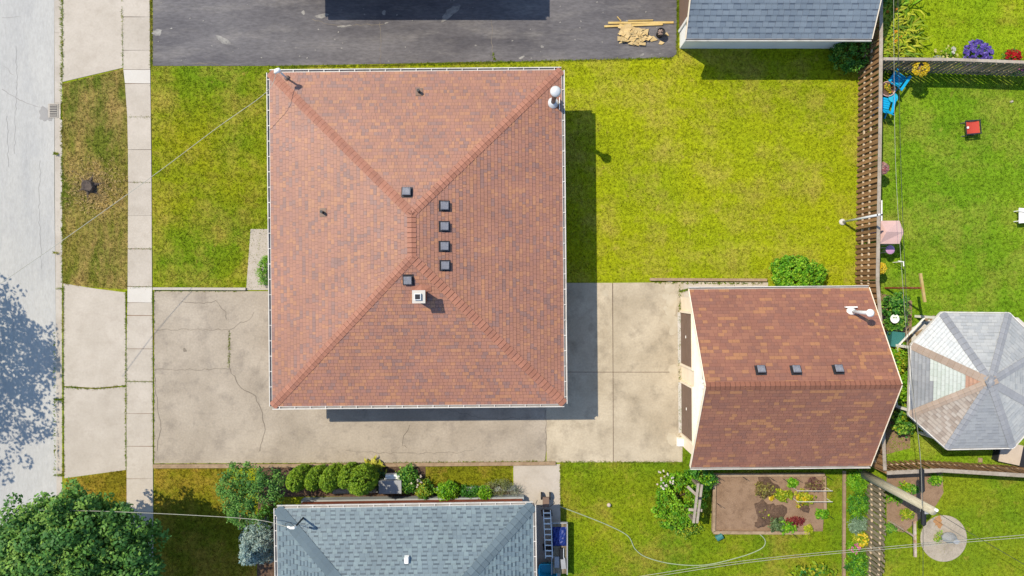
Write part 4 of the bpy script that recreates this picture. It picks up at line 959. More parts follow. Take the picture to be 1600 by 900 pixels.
# vegetable bed
vb = thing('raised_bed', 'timber framed vegetable bed with bare brown soil', 'garden bed', P(1200, 785))
o = P(1200, 785)
pts = [(1115, 741), (1285, 741), (1286, 800), (1284, 829), (1114, 829)]
MB().prism([(P(*p) - o)[:2] for p in pts][::-1], .0, .1).build('soil', m_soil, vb)
for a, b in (((1113.5, 741), (1286, 740.5)), ((1115, 743), (1113.5, 829)), ((1113, 830), (1205, 830.5)), ((1205, 830.5), (1262, 830.5)), ((1285.5, 742), (1286.5, 796))):
    mb = MB(); mb.bar(P(*a) - o + Vector((0, 0, .1)), P(*b) - o + Vector((0, 0, .1)), .14, .2); mb.build('timber', m_timber, vb)
def dirt(px, py, rx, ry, seed, z=.108):
    rr = random.Random(seed); c = P(px, py) - o; mb = MB(); n = 22; V = [(c.x, c.y, z + .05)]
    for ring, k in ((.6, .04), (1, 0)):
        for i in range(n):
            t = 2 * math.pi * i / n; q = ring * (1 + rr.uniform(-.2, .2) + .2 * math.sin(3 * t + seed) + .15 * math.sin(2 * t + 2 * seed)); V.append((c.x + rx * q * math.cos(t), c.y + ry * q * math.sin(t), z - .004 + k * rr.uniform(.5, 1.5)))
    F = [(0, 1 + i, 1 + (i + 1) % n) for i in range(n)] + [(1 + i, 1 + n + i, 1 + n + (i + 1) % n, 1 + (i + 1) % n) for i in range(n)]
    mb.add(V, F); mb.build('turned_soil', m_soil_d, vb)
dirt(1200, 800, .62, .6, 1); dirt(1197, 760, .5, .45, 2, .106); dirt(1188, 815, .3, .25, 3, .110); dirt(1270, 757, .36, .32, 4, .107); dirt(1255, 792, .35, .2, 5, .105)
for i, (lab, x, y, rx, h, pal, nm) in enumerate([('dried brown stalks near the middle of the vegetable bed', 1192, 762, .42, .35, [C(150, 134, 84), C(124, 108, 66), C(168, 164, 80)], 'dried_plants'),
        ('yellow green leafy crop in the upper middle of the vegetable bed', 1221, 771, .36, .35, YELLOWG, 'crop_plant'), ('small green plant near the top edge of the vegetable bed', 1237, 754, .24, .25, BRIGHT, 'crop_plant'),
        ('bright yellow squash plant between the two white stakes', 1252, 777, .44, .4, YELLOWG[:3] + YEL[:1], 'crop_plant'), ('purplish plant at the upper right corner of the bed', 1272, 757, .36, .3, [C(150, 110, 96), C(128, 88, 84), C(150, 140, 80)], 'crop_plant'),
        ('dark red lettuce row in the vegetable bed', 1243, 812, .42, .22, [C(146, 50, 54), C(120, 36, 46), C(164, 80, 70)], 'red_lettuce'), ('grey green herb clump at the lower edge of the bed', 1211, 817, .34, .4, [C(124, 150, 96), C(106, 134, 84)], 'herb_plant'),
        ('leafy green plant spilling over the lower timber of the bed', 1227, 822, .36, .4, BRIGHT, 'crop_plant'), ('green plant at the right end of the vegetable bed', 1280, 800, .24, .35, BRIGHT, 'crop_plant'), ('little yellow plant at the lower right of the bed', 1260, 826, .2, .25, YELLOWG[:3], 'crop_plant'),
        ('tiny yellow seedlings in the dark soil of the bed', 1193, 797, .3, .15, YELLOWG[:3], 'seedlings'), ('small yellow seedling beside the dried stalks', 1203, 778, .12, .2, YEL, 'seedlings')]):
    shrub(nm, lab, x, y, rx * 1.25, rx * 1.2 * (.45 if nm == 'red_lettuce' else .85), h, pal, .11, 12 if nm == 'seedlings' else int(34 + 80 * rx), 11, 120 + i, 'plant', .1, stem=False, lo=.2)
for y, lab in ((767, 'upper'), (784, 'lower')):
    a, b = P(1245, y, .6), P(1301, y, .6); mb = MB(); mb.tube([a, b], .015, 8); mb.tube([(a.x + .05, a.y, .1), (a.x + .05, a.y, .6)], .018, 6); mb.tube([(b.x - .06, b.y, 0), (b.x - .06, b.y, .6)], .018, 6)
    solo(mb, 'garden_rail', m_gut, lab + ' white plastic rail across the right end of the vegetable bed', 'rail', (a.x, a.y, 0))
for i, (x, y) in enumerate([(1119, 743), (1158, 743), (1200, 744), (1222, 747), (1240, 745), (1288, 742), (1119, 785), (1290, 802), (1236, 832)]):
    mb = MB(); p = P(x, y); mb.tube([(0, 0, 0), (.02, -.01, .75)], .012, 6); ob = mb.build('bamboo_stake', m_dark, None, loc=p)
    tag(ob, 'thin dark stake standing at the edge of the vegetable bed', 'stake', 'stakes of the vegetable bed')
# arbor by the peony bush
ab = thing('wooden_arbor', 'silvered wooden arbor of two long beams by the light green bush', 'arbor', P(1084, 775)); o2 = P(1084, 775); zt = 1.7
for a, b in (((1091, 755), (1083.5, 817)), ((1096.5, 757), (1089, 817))):
    mb = MB(); mb.bar(P(*a, zt) - o2, P(*b, zt) - o2, .1, .09); mb.build('beam', m_cap, ab)
for a, b, z in (((1074, 760), (1090, 775), 1.62), ((1076, 796), (1097, 797.5), 1.6)):
    mb = MB(); mb.bar(P(*a, z) - o2, P(*b, z) - o2, .12, .05); mb.build('brace', m_cap, ab)
for x, y in ((1090, 758), (1096, 760), (1084, 814), (1089, 814)):
    p = P(x, y, zt) - o2; MB().box(p.x, p.y, 0, .08, .08, zt - .05).build('post', m_woodg, ab)
mb = MB(); mb.box(*(P(1093, 778, zt) - o2)[:2], zt - .04, .16, .1, .12); mb.build('clamp', m_dark, ab)
# flower strip by the picket fence
strip('edging_beam', (1318, 735), (1317, 960), .13, 0, .12, m_timber, 'long timber edging of the flower strip beside the picket fence', 'edging')
for i, (lab, x, y, rx, ry, h, pal, fl_) in enumerate([('bright green herb patch at the top of the flower strip', 1337, 752, .58, .6, .45, BRIGHT, None), ('leafy green herbs in the middle of the flower strip', 1337, 785, .58, .75, .5, BRIGHT + DEEP, None),
        ('grey blue herb in the flower strip', 1337, 818, .48, .42, .45, [C(160, 190, 160), C(140, 172, 140)], None), ('yellow flowers leaning on the picket fence', 1340, 838, .36, .3, .6, YELLOWG, (YEL, 26, .08, .03, (0, 0, .3))),
        ('pink flowers at the timber edge of the flower strip', 1329, 852, .26, .36, .5, BRIGHT, (PNK, 18, .08, .03, (0, 0, .24))), ('dense green foliage at the bottom of the flower strip', 1339, 882, .65, 1.0, .55, BRIGHT + DEEP, None)]):
    shrub('herb_patch', lab, x, y, rx, ry, h, pal, .07, int(330 * rx * ry + 60), 18, 150 + i, 'plant', .12, flowers=fl_, stem=False, lo=.3)
shrub('leafy_bush', 'large leaved yellow green bush at the bottom edge', 1262, 892, 1.1, .5, .9, YELLOWG[1:] + DEEP[:1], .2, 80, 9, 160, cr=.2, lo=.4)

# ------------------------------------------------------------------ right-hand yards
def tpost(label, px, py, h, arm_px, mat, arm_mat, r=.045):
    b = P(px, py); rt = thing('clothesline_post', label, 'clothesline post', b)
    MB().tube([(0, 0, 0), (0, 0, h)], r, 10).build('post', mat, rt)
    a, c = [P(*q, h) - b for q in arm_px]; mb = MB(); mb.bar(a, c, .1, .09); mb.build('cross_arm', arm_mat, rt)
    return rt
tpost('rusty clothesline post with yellowish wooden cross arm', 1383, 450, 2.85, ((1438, 427), (1445, 472)), m_rust, m_lumber)
tpost('flaking white and rust clothesline post beside the round pad', 1388, 813, 2.1, ((1429, 813), (1430, 870)), m_rustw, m_rustw)
gp = thing('steel_pole', 'leaning looking galvanised steel pole on the back lawn', 'pole', P(1316, 347)); gp['label'] = 'tall galvanised steel pole standing on the back lawn near the fence'
MB().tube([(0, 0, 0), (0, 0, 3.3)], .05, 12).build('shaft', m_galv, gp, smooth=True)
MB().lathe(0, 0, [(.16, 0), (.14, .06), (.06, .1)], 14).build('concrete_foot', m_conc_w, gp); MB().box(.05, 0, 3.15, .2, .06, .1).build('bracket', m_dark, gp)
# pink canopy playset
pb = P(1390, 363, 1.5); pb.z = 0; pk = thing('canopy_playset', 'small playset under a pink canvas canopy by the long fence', 'playset', pb)
mb = MB(); za, zb = 1.55, 1.8
mb.add([(-.48, -.52, za), (.42, -.52, za), (.42, .52, za), (-.48, .52, za), (-.3, 0, zb), (.55, 0, zb - .14)], [(0, 1, 5, 4), (1, 2, 5), (2, 3, 4, 5), (3, 0, 4)]); mb.build('canopy', m_pink, pk)
for x, y in ((-.44, -.48), (.4, -.48), (.4, .48), (-.44, .48)): MB().tube([(x, y, 0), (x, y, za)], .025, 8).build('pole', m_white, pk)
MB().box(0, -.1, .35, .7, .4, .05).build('bench', m_pinkp, pk); MB().box(0, .25, .1, .7, .3, .2).build('sand_box', m_dark, pk)
st = thing('round_stool', 'round pink stool beside the pink canopy', 'stool', P(1391, 390, .9)); st.location.z = 0
MB().lathe(0, 0, [(.18, .86), (.21, .9), (.15, .92), (.08, .925)], 18).build('seat', m_pinkp, st)
for k in range(3): a = 2.1 * k; MB().tube([(math.cos(a) * .15, math.sin(a) * .15, 0), (math.cos(a) * .1, math.sin(a) * .1, .87)], .02, 6).build('leg', m_white, st)
mb = MB(); a, b = P(1377.5, 313, 1.2), P(1377.5, 345, 1.2); mb.tube([a, b], .035, 8); mb.tube([(a.x, a.y - .1, 0), (a.x, a.y - .1, 1.2)], .03, 8); mb.tube([(b.x, b.y + .1, 0), (b.x, b.y + .1, 1.2)], .03, 8)
solo(mb, 'white_rail', m_white, 'white rail behind the long fence above the pink canopy', 'rail', (a.x, a.y, 0))
mb = MB(); a, b = P(1403, 408, .9), P(1412, 409, .9); c = P(1411.5, 409, .9); e = P(1412, 416, .9); mb.tube([a, b], .025, 6); mb.tube([c, e], .025, 6); mb.tube([(b.x, b.y, 0), tuple(b)], .02, 6)
solo(mb, 'small_post', m_white, 'thin white L shaped garden post below the pink canopy', 'post', (b.x, b.y, 0))
# Adirondack chairs
def adirondack(label, px, py, rz):
    rt = thing('adirondack_chair', label, 'chair', P(px, py, .3) * 1.0, rz, 'blue plastic lawn chairs'); rt.location.z = 0
    st = MB()
    for k in range(5): st.bar((-.26, -.05 - k * .1 + .3, .33 + k * -.012 + .03), (.26, -.05 - k * .1 + .3, .33 + k * -.012 + .03), .09, .025)
    st.build('seat', m_blue, rt)
    for k in range(5):
        x = -.24 + k * .12; MB().bar((x * .8, -.22, .3), (x * 1.15, -.58, .92 - abs(k - 2) * .05), .11, .022, (0, .5, .5)).build('back_slat', m_blue, rt)
    for s_ in (-1, 1):
        MB().bar((s_ * .34, .38, .54), (s_ * .34, -.4, .54), .12, .03).build('arm', m_blue, rt)
        MB().box(s_ * .31, .32, 0, .05, .09, .53).build('leg', m_blue, rt); MB().bar((s_ * .28, .3, .3), (s_ * .28, -.55, .05), .04, .1).build('leg', m_blue, rt)
adirondack('blue plastic lawn chair near the grey fence corner', 1402, 125, math.radians(-35)); adirondack('blue plastic lawn chair half hidden behind the long fence', 1381, 163, math.radians(-12))
rt = thing('flower_planter', 'round pale planter with yellow and orange flowers between the blue chairs', 'planter', P(1387, 139, .45)); rt.location.z = 0
MB().lathe(0, 0, [(.22, 0), (.3, .3), (.36, .45), (.36, .5), (.33, .5), (.32, .42)], 22).build('pot', m_pink, rt, smooth=True)
MB().lathe(0, 0, [(.3, .40), (.3, .45)], 18).build('soil', m_soil_d, rt)
g = np.random.default_rng(4); c = np.concatenate([g.normal(0, .09, (22, 2)), g.uniform(.5, .56, (22, 1))], 1); cloud('blossoms', rt, c, mat=m_petal, rad=.05, per=8, size=.08, pal=YEL + [C(230, 140, 90), C(130, 170, 40)], seed=4, up=1)
rt = thing('side_table', 'round blue side table next to the flower planter', 'table', P(1395, 153, .4)); rt.location.z = 0
MB().lathe(0, 0, [(.14, .4), (.22, .42), (.22, .45), (.2, .45), (.19, .435)], 20).build('table_top', m_cyan, rt)
for k in range(4): a = 1.57 * k + .4; MB().tube([(math.cos(a) * .19, math.sin(a) * .19, 0), (math.cos(a) * .15, math.sin(a) * .15, .41)], .025, 6).build('leg', m_cyan, rt)
# red seated folding chair
rt = thing('folding_chair', 'low folding chair with red cloth seat on the right lawn', 'chair', P(1520, 199, .42), math.radians(5)); rt.location.z = 0
mb = MB(); nx = 6
V = [(-.3 + .6 * i / nx, -.28 + .56 * j, .44 - .05 * math.sin(math.pi * i / nx)) for j in (0, 1) for i in range(nx + 1)]; mb.add(V, [(i, i + 1, i + nx + 2, i + nx + 1) for i in range(nx)]); mb.build('seat', m_red, rt)
for s_ in (-1, 1): MB().bar((-.36, s_ * .31, .46), (.36, s_ * .31, .46), .05, .04).build('arm', m_dark, rt)
for sx_ in (-1, 1):
    MB().bar((sx_ * .34, -.31, .45), (sx_ * .34, .31, .45), .035, .035).build('cross_bar', m_dark, rt)
    for sy in (-1, 1): MB().bar((sx_ * .33, sy * .31, .45), (-sx_ * .3, sy * .31, 0), .03, .03).build('leg', m_dark, rt)
MB().box(-.27, .0, .455, .08, .09, .04).build('cup_ring', m_white, rt)
# chair at the right edge
rt = thing('lawn_chair', 'white lawn chair cut by the right edge', 'chair', P(1599, 337, .4)); rt.location.z = 0
for y in (-.28, .28): MB().bar((-.25, y, .45), (.35, y * .8, .45), .16, .03).build('arm', m_white, rt)
MB().box(.1, 0, .34, .55, .45, .03).build('seat', m_white, rt)
for x in (-.15, .3):
    for y in (-.24, .24): MB().box(x, y, 0, .04, .04, .43).build('leg', m_white, rt)
MB().bar((.35, 0, .36), (.55, 0, .8), .45, .03, (1, 0, .3)).build('backrest', m_white, rt)
# chaise by the gazebo corner
rt = thing('patio_lounger', 'beige cushioned lounger below the gazebo at the right edge', 'lounger', P(1578, 708, .35), math.radians(-12)); rt.location.z = 0
MB().box(0, 0, .32, 1.0, .95, .1).build('cushion', m_beige, rt); MB().box(.72, -.05, .3, .35, .95, .06).build('side_panel', m_dark, rt); MB().box(-.52, 0, .0, .05, .95, .4).build('frame', m_dark, rt)
for x in (-.42, .42):
    for y in (-.4, .4): MB().box(x, y, 0, .05, .05, .32).build('leg', m_dark, rt)
a, b = P(1490, 697, 1.6), P(1572, 697, 1.6)
mb = MB()
V = [(a.x + (b.x - a.x) * i / 12, a.y + .05 * math.sin(i * 1.7), z) for z in (1.1, 2.05) for i in range(13)]; mb.add(V, [(i, i + 1, i + 14, i + 13) for i in range(12)]); mb.add([(x, y - .02, z) for x, y, z in V], [(i, i + 13, i + 14, i + 1) for i in range(12)])
solo(mb, 'hanging_tarp', m_violet, 'violet blue cloth hanging along the lower edge of the gazebo', 'cloth', (a.x, a.y, 0))
# bits between garage and gazebo
rt = thing('compost_cart', 'teal plastic cart behind the rear of the garage', 'cart', P(1400, 530, .5), math.radians(-6)); rt.location.z = 0
MB().box(0, 0, .12, .52, .62, .5, taper=1.12).build('bin', m_teal, rt); MB().box(0, 0, .62, .6, .7, .05).build('lid', m_teal, rt); MB().bar((-.25, .42, .7), (.25, .42, .7), .04, .04).build('handle', m_dark, rt)
for s_ in (-1, 1): MB().tube([(s_ * .29, .25, .12), (s_ * .34, .25, .12)], .12, 14).build('wheel', m_black, rt)
rt = thing('bird_bath', 'white bowl on a dark stand beside the fence shrubs', 'bird bath', P(1397, 498, .9)); rt.location.z = 0
MB().lathe(0, 0, [(.08, .84), (.2, .94), (.21, .98), (.18, .97), (.05, .9)], 18).build('bowl', m_white, rt, smooth=True); MB().tube([(0, 0, 0), (0, 0, .86)], [.1, .05], 10).build('stand', m_dark, rt)
for i, (x, y, s) in enumerate([(1446, 497, .22), (1457, 498, .26), (1418, 523, .3), (1437, 522, .36), (1413, 545, .2), (1531, 719, .2)]):
    solo(MB().box(*P(x, y)[:2], .0, s * 1.2, s, s * .4, random.uniform(0, 3), taper=.75), 'garden_stone', m_timber, 'flat pinkish garden stone ' + ['left of a pair above the gazebo slab', 'right of a pair above the gazebo slab', 'near the teal cart', 'large, on the white slab corner', 'beside the teal cart, small', 'below the gazebo near the fence'][i], 'stone', P(x, y))
# round pad
rp = thing('round_pad', 'round grey concrete pad on the lower right lawn', 'concrete pad', P(1474, 841))
MB().lathe(0, 0, [(1.1, -.03), (1.1, .03), (1.08, .04)], 48).build('slab', m_drive, rp)
def pblob(name, px, py, rx, ry, z, mat, seed, par, org):
    ob = blob(name, px, py, rx, ry, z, mat, par, seed, 0, .35); ob.location = (-org.x, -org.y, 0)
pblob('rust_stain', 1465, 815, .22, .24, .046, surf('orange_stain', C(206, 158, 110), C(190, 140, 96), None, s1=4, fine=.1, bump=0), 5, rp, P(1474, 841))
mb = MB(); c = P(1479, 838); mb.lathe(0, 0, [(.26, .0), (.3, .12), (.22, .34), (.12, .5), (.1, .6), (.13, .66)], 14)
solo(MB().add([(v[0] * 1.15 + .04 * math.sin(v[2] * 20), v[1] * .85, v[2]) for v in mb.v], mb.f), 'white_sack', m_greybox, 'white tied sack standing on the round concrete pad', 'sack', (0, 0, 0)).location = (c.x, c.y, .04)
shrub('pad_weeds', 'weeds growing around the white sack', 1464, 838, .22, .4, .15, YELLOWG + BRIGHT, .07, 30, 8, 170, 'weeds', .08, stem=False, lo=.1)
for i, (lab, x, y, rx, h, pal) in enumerate([('leafy plants beside the utility pole on the bare soil', 1392, 775, .5, .45, BRIGHT), ('pale green plant above the utility pole shadow', 1410, 760, .34, .4, YELLOWG + BRIGHT), ('small plant on the bare soil near the black cable box', 1425, 763, .22, .35, GREENS),
        ('yellow green plant in the middle of the bare soil', 1414, 802, .34, .35, YELLOWG), ('grass tuft below the fence on the bare soil', 1458, 748, .4, .35, BRIGHT), ('plant at the rusted clothesline post foot', 1388, 822, .3, .3, GREENS)]):
    shrub('soil_plant', lab, x, y, rx, rx * .8, h, pal, .1, 36, 12, 180 + i, 'plant', .12, stem=False, lo=.3)
# utility pole and cables
up = thing('utility_pole', 'thick weathered wooden utility pole at the fence corner', 'utility pole', P(1344, 738)); o3 = P(1344, 738)
PT = 5.6
MB().tube([(0, 0, 0), (0, 0, PT * .5), (0, 0, PT)], [.19, .18, .165], 16).build('shaft', m_pole, up, smooth=True)
MB().box(.02, .0, PT - .5, .34, .1, .18).build('bracket', m_galv, up); MB().tube([(.1, .05, PT - .1), (.1, .05, PT + .08)], .06, 10).build('insulator', m_white, up)
MB().box(.02, -.2, PT - .75, .16, .14, .3).build('terminal_box', m_greybox, up)
def cable(name, label, pts, r, mat, cat='cable', group=None, n=6):
    pts = [Vector(p) for p in pts]; res = []
    for i in range(len(pts) - 1):
        p0, p1, p2, p3 = pts[max(i - 1, 0)], pts[i], pts[i + 1], pts[min(i + 2, len(pts) - 1)]
        for k in range(10):
            t = k / 10; res.append(.5 * ((2 * p1) + (p2 - p0) * t + (2 * p0 - 5 * p1 + 4 * p2 - p3) * t * t + (3 * p1 - p0 - 3 * p2 + p3) * t ** 3))
    res.append(pts[-1]); mb = MB(); mb.tube(res, r, n); return solo(mb, name, mat, label, cat, (pts[0].x, pts[0].y, 0))
cable('overhead_cable', 'black overhead cable running down the right side over the gazebo edge', [P(1401, -60, 5.6), P(1403, 0, 5.5), P(1407, 236, 5.1), P(1414, 420, 4.9), P(1422, 560, 5.0), P(1438, 720, 5.2), P(1442, 790, 5.3), P(1442, 960, 5.1)], .011, m_cable)
cable('overhead_cable', 'thin grey overhead cable close beside the black one', [P(1396, -60, 5.9), P(1398, 200, 5.4), P(1403, 330, 5.2), P(1411, 450, 5.1), P(1420, 560, 5.2), P(1437, 700, 5.4), P(1441, 790, 5.45)], .006, m_cablew)
cable('overhead_cable', 'upper of the two pale wires crossing the bottom right', [P(990, 902, 4.6), P(1180, 874, 4.5), P(1400, 853, 4.7), P(1620, 834, 5.0)], .009, m_cablew); cable('overhead_cable', 'lower of the two pale wires crossing the bottom right', [P(990, 906, 4.5), P(1180, 877.5, 4.4), P(1400, 856.5, 4.6), P(1620, 838, 4.9)], .009, m_cablew)
cable('overhead_cable', 'dark wire slanting from the utility pole to the lower right corner', [P(1447, 790, 5.3), P(1520, 835, 5.0), P(1640, 905, 4.8)], .01, m_cable)
for a, b, lab in (((1440, 731), (1441, 770), 'upper'), ((1443, 787), (1443, 822), 'lower')):
    mb = MB(); p, q_ = P(*a, 5.05), P(*b, 5.05); mb.tube([p, p.lerp(q_, .08), p.lerp(q_, .92), q_], [.03, .095, .095, .03], 12)
    solo(mb, 'splice_case', m_black, lab + ' black splice case hanging on the overhead cable', 'cable box', (p.x, p.y, 0), 'splice cases')
cable('service_wire', 'twisted pale service wire from the house mast across the front lawn to the street', [mast_top, P(415, 145, 4.25), P(340, 199, 4.3), P(240, 274, 4.5), P(100, 374, 5.1), P(0, 443, 5.7), P(-120, 522, 6.6)], .011, m_cablew)
cable('service_wire', 'pale service wire from the big tree to the mast of the blue grey house', [P(60, 797, 5.6), P(165, 799, 5.0), P(300, 805, 4.4), P(400, 812, 4.0), mast2], .012, m_cablew)

# ------------------------------------------------------------------ loose things
# stump
rt = thing('tree_stump', 'dark old tree stump in straw on the boulevard lawn', 'stump', P(142, 292))
mb = MB(); n = 18; V = []
rr = random.Random(4); pr = [rr.uniform(.85, 1.15) for _ in range(n)]
for r_, z in ((.42, 0), (.31, .1), (.27, .3), (.24, .34), (.1, .31)):
    for k in range(n): t = 2 * math.pi * k / n; V.append((r_ * pr[k] * math.cos(t), r_ * pr[k] * math.sin(t), z))
mb.add(V, [(i * n + k, i * n + (k + 1) % n, (i + 1) * n + (k + 1) % n, (i + 1) * n + k) for i in range(4) for k in range(n)] + [tuple(4 * n + k for k in range(n))]); mb.build('trunk', m_stump, rt)
for k in range(6): a = k * 1.05 + .3; MB().tube([(math.cos(a) * .22, math.sin(a) * .22, .12), (math.cos(a) * .5, math.sin(a) * .5, .03), (math.cos(a) * .75, math.sin(a) * .75, -.02)], [.09, .05, .02], 7).build('root', m_stump, rt)
g = np.random.default_rng(12); n = 1100; q = np.abs(g.normal(0, .62, n)) + .2; a = g.uniform(0, 6.28, n); c = P(146, 294)
sx1, sy1 = c.x + q * np.cos(a) * 1.1, c.y + q * np.sin(a) * .9; ok = inside(sx1, sy1, lawns[0][0])
V, F = grass_blades(sx1[ok], sy1[ok], .1, g, .05, 2, .08)
tag(link('straw', np_mesh('straw', V, F), grass_mat('straw_blades', C(206, 182, 132), C(190, 166, 122), C(168, 142, 104), blades=True)), 'dry straw and chips scattered round the stump', 'straw', None, 'stuff')
# lumber and offcuts on the asphalt
for i, (a, b, lab) in enumerate([((950, 36.5), (1052, 35.8), 'upper long pine board on the asphalt'), ((944, 42), (1035, 38.6), 'lower long pine board above the offcut heap'), ((981, 33), (1020, 32.2), 'short thin pine strip above the long boards'), ((964, 27), (970, 34), 'tiny slanted pine strip left of the long boards')]):
    mb = MB(); p, q_ = P(*a), P(*b); zz = .05 + .005 * i; mb.bar((p.x, p.y, zz), (q_.x, q_.y, zz), .095 if i < 2 else .045, .05)
    solo(mb, 'pine_board', m_lumber, lab, 'board', (p.x, p.y, .02), 'pine boards on the asphalt')
rr = random.Random(8)
m_chip = surf('pale_offcut', C(238, 212, 160), C(226, 194, 134), None, s1=3, s3=20, fine=.1, rnd=.12, obj=True)
spots = [(rr.gauss(989, 11.5), rr.gauss(54, 6.5)) for _ in range(64)]
spots = [(min(1013, max(961, x)), min(69, max(43, y))) for x, y in spots]
for i, (x, y) in enumerate(spots + [(1041, 54), (1020, 61), (1033, 68)]):
    n = rr.choice((3, 4, 4)); L = rr.uniform(.14, .3); t0 = rr.uniform(0, 6.28)
    pts = [(math.cos(t0 + 6.28 * k / n + rr.uniform(-.3, .3)) * L, math.sin(t0 + 6.28 * k / n + rr.uniform(-.3, .3)) * L * rr.uniform(.45, .9)) for k in range(n)]
    p = P(x, y); d = math.hypot((x - 989) / 26, (y - 55) / 14)
    lone = i >= 64
    ob = MB().prism(ccw(pts), 0, .03).build('wood_offcut', m_chip, None, loc=(p.x, p.y, .03 + (0 if lone else max(0, .16 * (1 - d)) + rr.uniform(0, .06))))
    ob.rotation_euler = (0, 0, 0) if lone else (rr.uniform(-.35, .35), rr.uniform(-.35, .35), 0)
    if lone: tag(ob, ['pale offcut right of the black bucket', 'pale offcut left of the black bucket', 'small pale offcut below the black bucket'][i - 64], 'wood piece', 'wood offcuts on the asphalt')
    else: tag(ob, 'pale wood offcut in the heap below the long boards', 'wood piece', 'wood offcuts on the asphalt')
rt = thing('bucket', 'black bucket of pinkish rubble beside the offcut heap', 'bucket', P(1030, 55))
MB().lathe(0, 0, [(.15, .0), (.19, .4), (.2, .42), (.175, .42), (.17, .34), (.02, .33)], 22).build('pail', m_black, rt, smooth=True)
g = np.random.default_rng(2); mb = MB()
for k in range(24): a = g.uniform(0, 6.28); q = .13 * math.sqrt(g.uniform(0, 1)); mb.box(q * math.cos(a), q * math.sin(a), .335, .07, .06, .05, g.uniform(0, 3), taper=.6)
mb.build('rubble', m_pink if False else surf('pink_rubble', C(206, 184, 172), C(186, 160, 150), None, s1=6, fine=.15), rt)
MB().tube([(.19, 0, .38), (.16, .13, .3), (0, .2, .26), (-.16, .13, .3), (-.19, 0, .38)], .008, 5).build('handle', m_galv, rt)
# grey metal box between cedar and shrub
rt = thing('metal_cabinet', 'grey metal box unit between the cedars and the leafy shrub', 'metal box', P(615, 748), math.radians(1))
MB().box(0, -.12, .08, 1.0, .55, .85).build('body', m_greybox, rt); MB().box(0, -.12, .93, 1.04, .6, .04).build('lid', m_greybox, rt)
MB().box(.05, .26, .3, .66, .2, .3).build('rear_shelf', m_alu, rt); MB().box(.05, .19, .62, .7, .05, .06).build('bar', m_white, rt); MB().box(.2, .18, .75, .02, .03, .1).build('latch', m_dark, rt)
for x in (-.42, .42): MB().box(x, -.12, 0, .08, .5, .08).build('foot', m_dark, rt)
# ladder
lx = P(849, 797, .8), P(860, 797, .8), P(852.5, 872, .8); rt = thing('ladder', 'aluminium ladder lying beside the blue grey house', 'ladder', (lx[0].x, lx[0].y, 0)); o4 = Vector((lx[0].x, lx[0].y, 0))
A0, A1 = lx[0] - o4, lx[2] - o4; wv = (lx[1] - lx[0])
for s_ in (0, 1): MB().bar(A0 + wv * s_, A1 + wv * s_, .035, .08).build('side_rail', m_alu, rt)
for k in range(9): q_ = A0.lerp(A1, .06 + k * .112); MB().bar(q_, q_ + wv, .05, .035).build('rung', m_alu, rt)
for k in (.12, .85): q_ = A0.lerp(A1, k) + wv / 2; MB().box(q_.x, q_.y, 0, .5, .07, .75).build('trestle', m_dark, rt)
# trailer with tarp
tp = P(874, 857, .55); rt = thing('utility_trailer', 'grey flat trailer beside the ladder', 'trailer', (tp.x, tp.y, 0))
for k in range(5): MB().box(-.24 + k * .13, 0, .5, .115, 2.35, .03).build('plank', m_woodg, rt)
for s_ in (-1, 1):
    MB().box(s_ * .36, 0, .48, .05, 2.4, .14).build('side_rail', m_greybox, rt); MB().tube([(s_ * .3, -.2, .2), (s_ * .4, -.2, .2)], .2, 16).build('wheel', m_black, rt)
MB().box(0, 1.2, .48, .77, .05, .14).build('head_board', m_greybox, rt)
c = P(874, 839, .62) ; mb = MB(); nx, ny = 8, 9; V = []
for j in range(ny + 1):
    for i in range(nx + 1):
        u_, v_ = i / nx * 2 - 1, j / ny * 2 - 1; V.append((u_ * .36, v_ * .44, .18 * (1 - u_ ** 4) * (1 - v_ ** 4) + .03 * math.sin(i * 2.3 + j * 1.7)))
mb.add(V, [(j * (nx + 1) + i, j * (nx + 1) + i + 1, (j + 1) * (nx + 1) + i + 1, (j + 1) * (nx + 1) + i) for j in range(ny) for i in range(nx)])
ob = mb.build('tarp', m_tarp, None, loc=(c.x, c.y, .56)); tag(ob, 'dark blue crumpled tarp on the grey trailer', 'tarp')
rt = thing('tool_tote', 'long dark tool box on the grey trailer below the tarp', 'tool box', P(877, 864, .55)); rt.location.z = .535
MB().box(0, 0, 0, .16, .5, .14).build('body', m_black, rt); MB().bar((.1, -.25, .1), (.1, .25, .1), .03, .03).build('handle', m_alu, rt)
for i, (x, y) in enumerate(((870, 878), (880, 880))):
    solo(MB().box(*P(x, y, .6)[:2], .535, .22, .5, .12, .1 * i), 'storage_crate', m_greybox, ['left', 'right'][i] + ' pale crate at the lower end of the grey trailer', 'crate', P(x, y, .6))
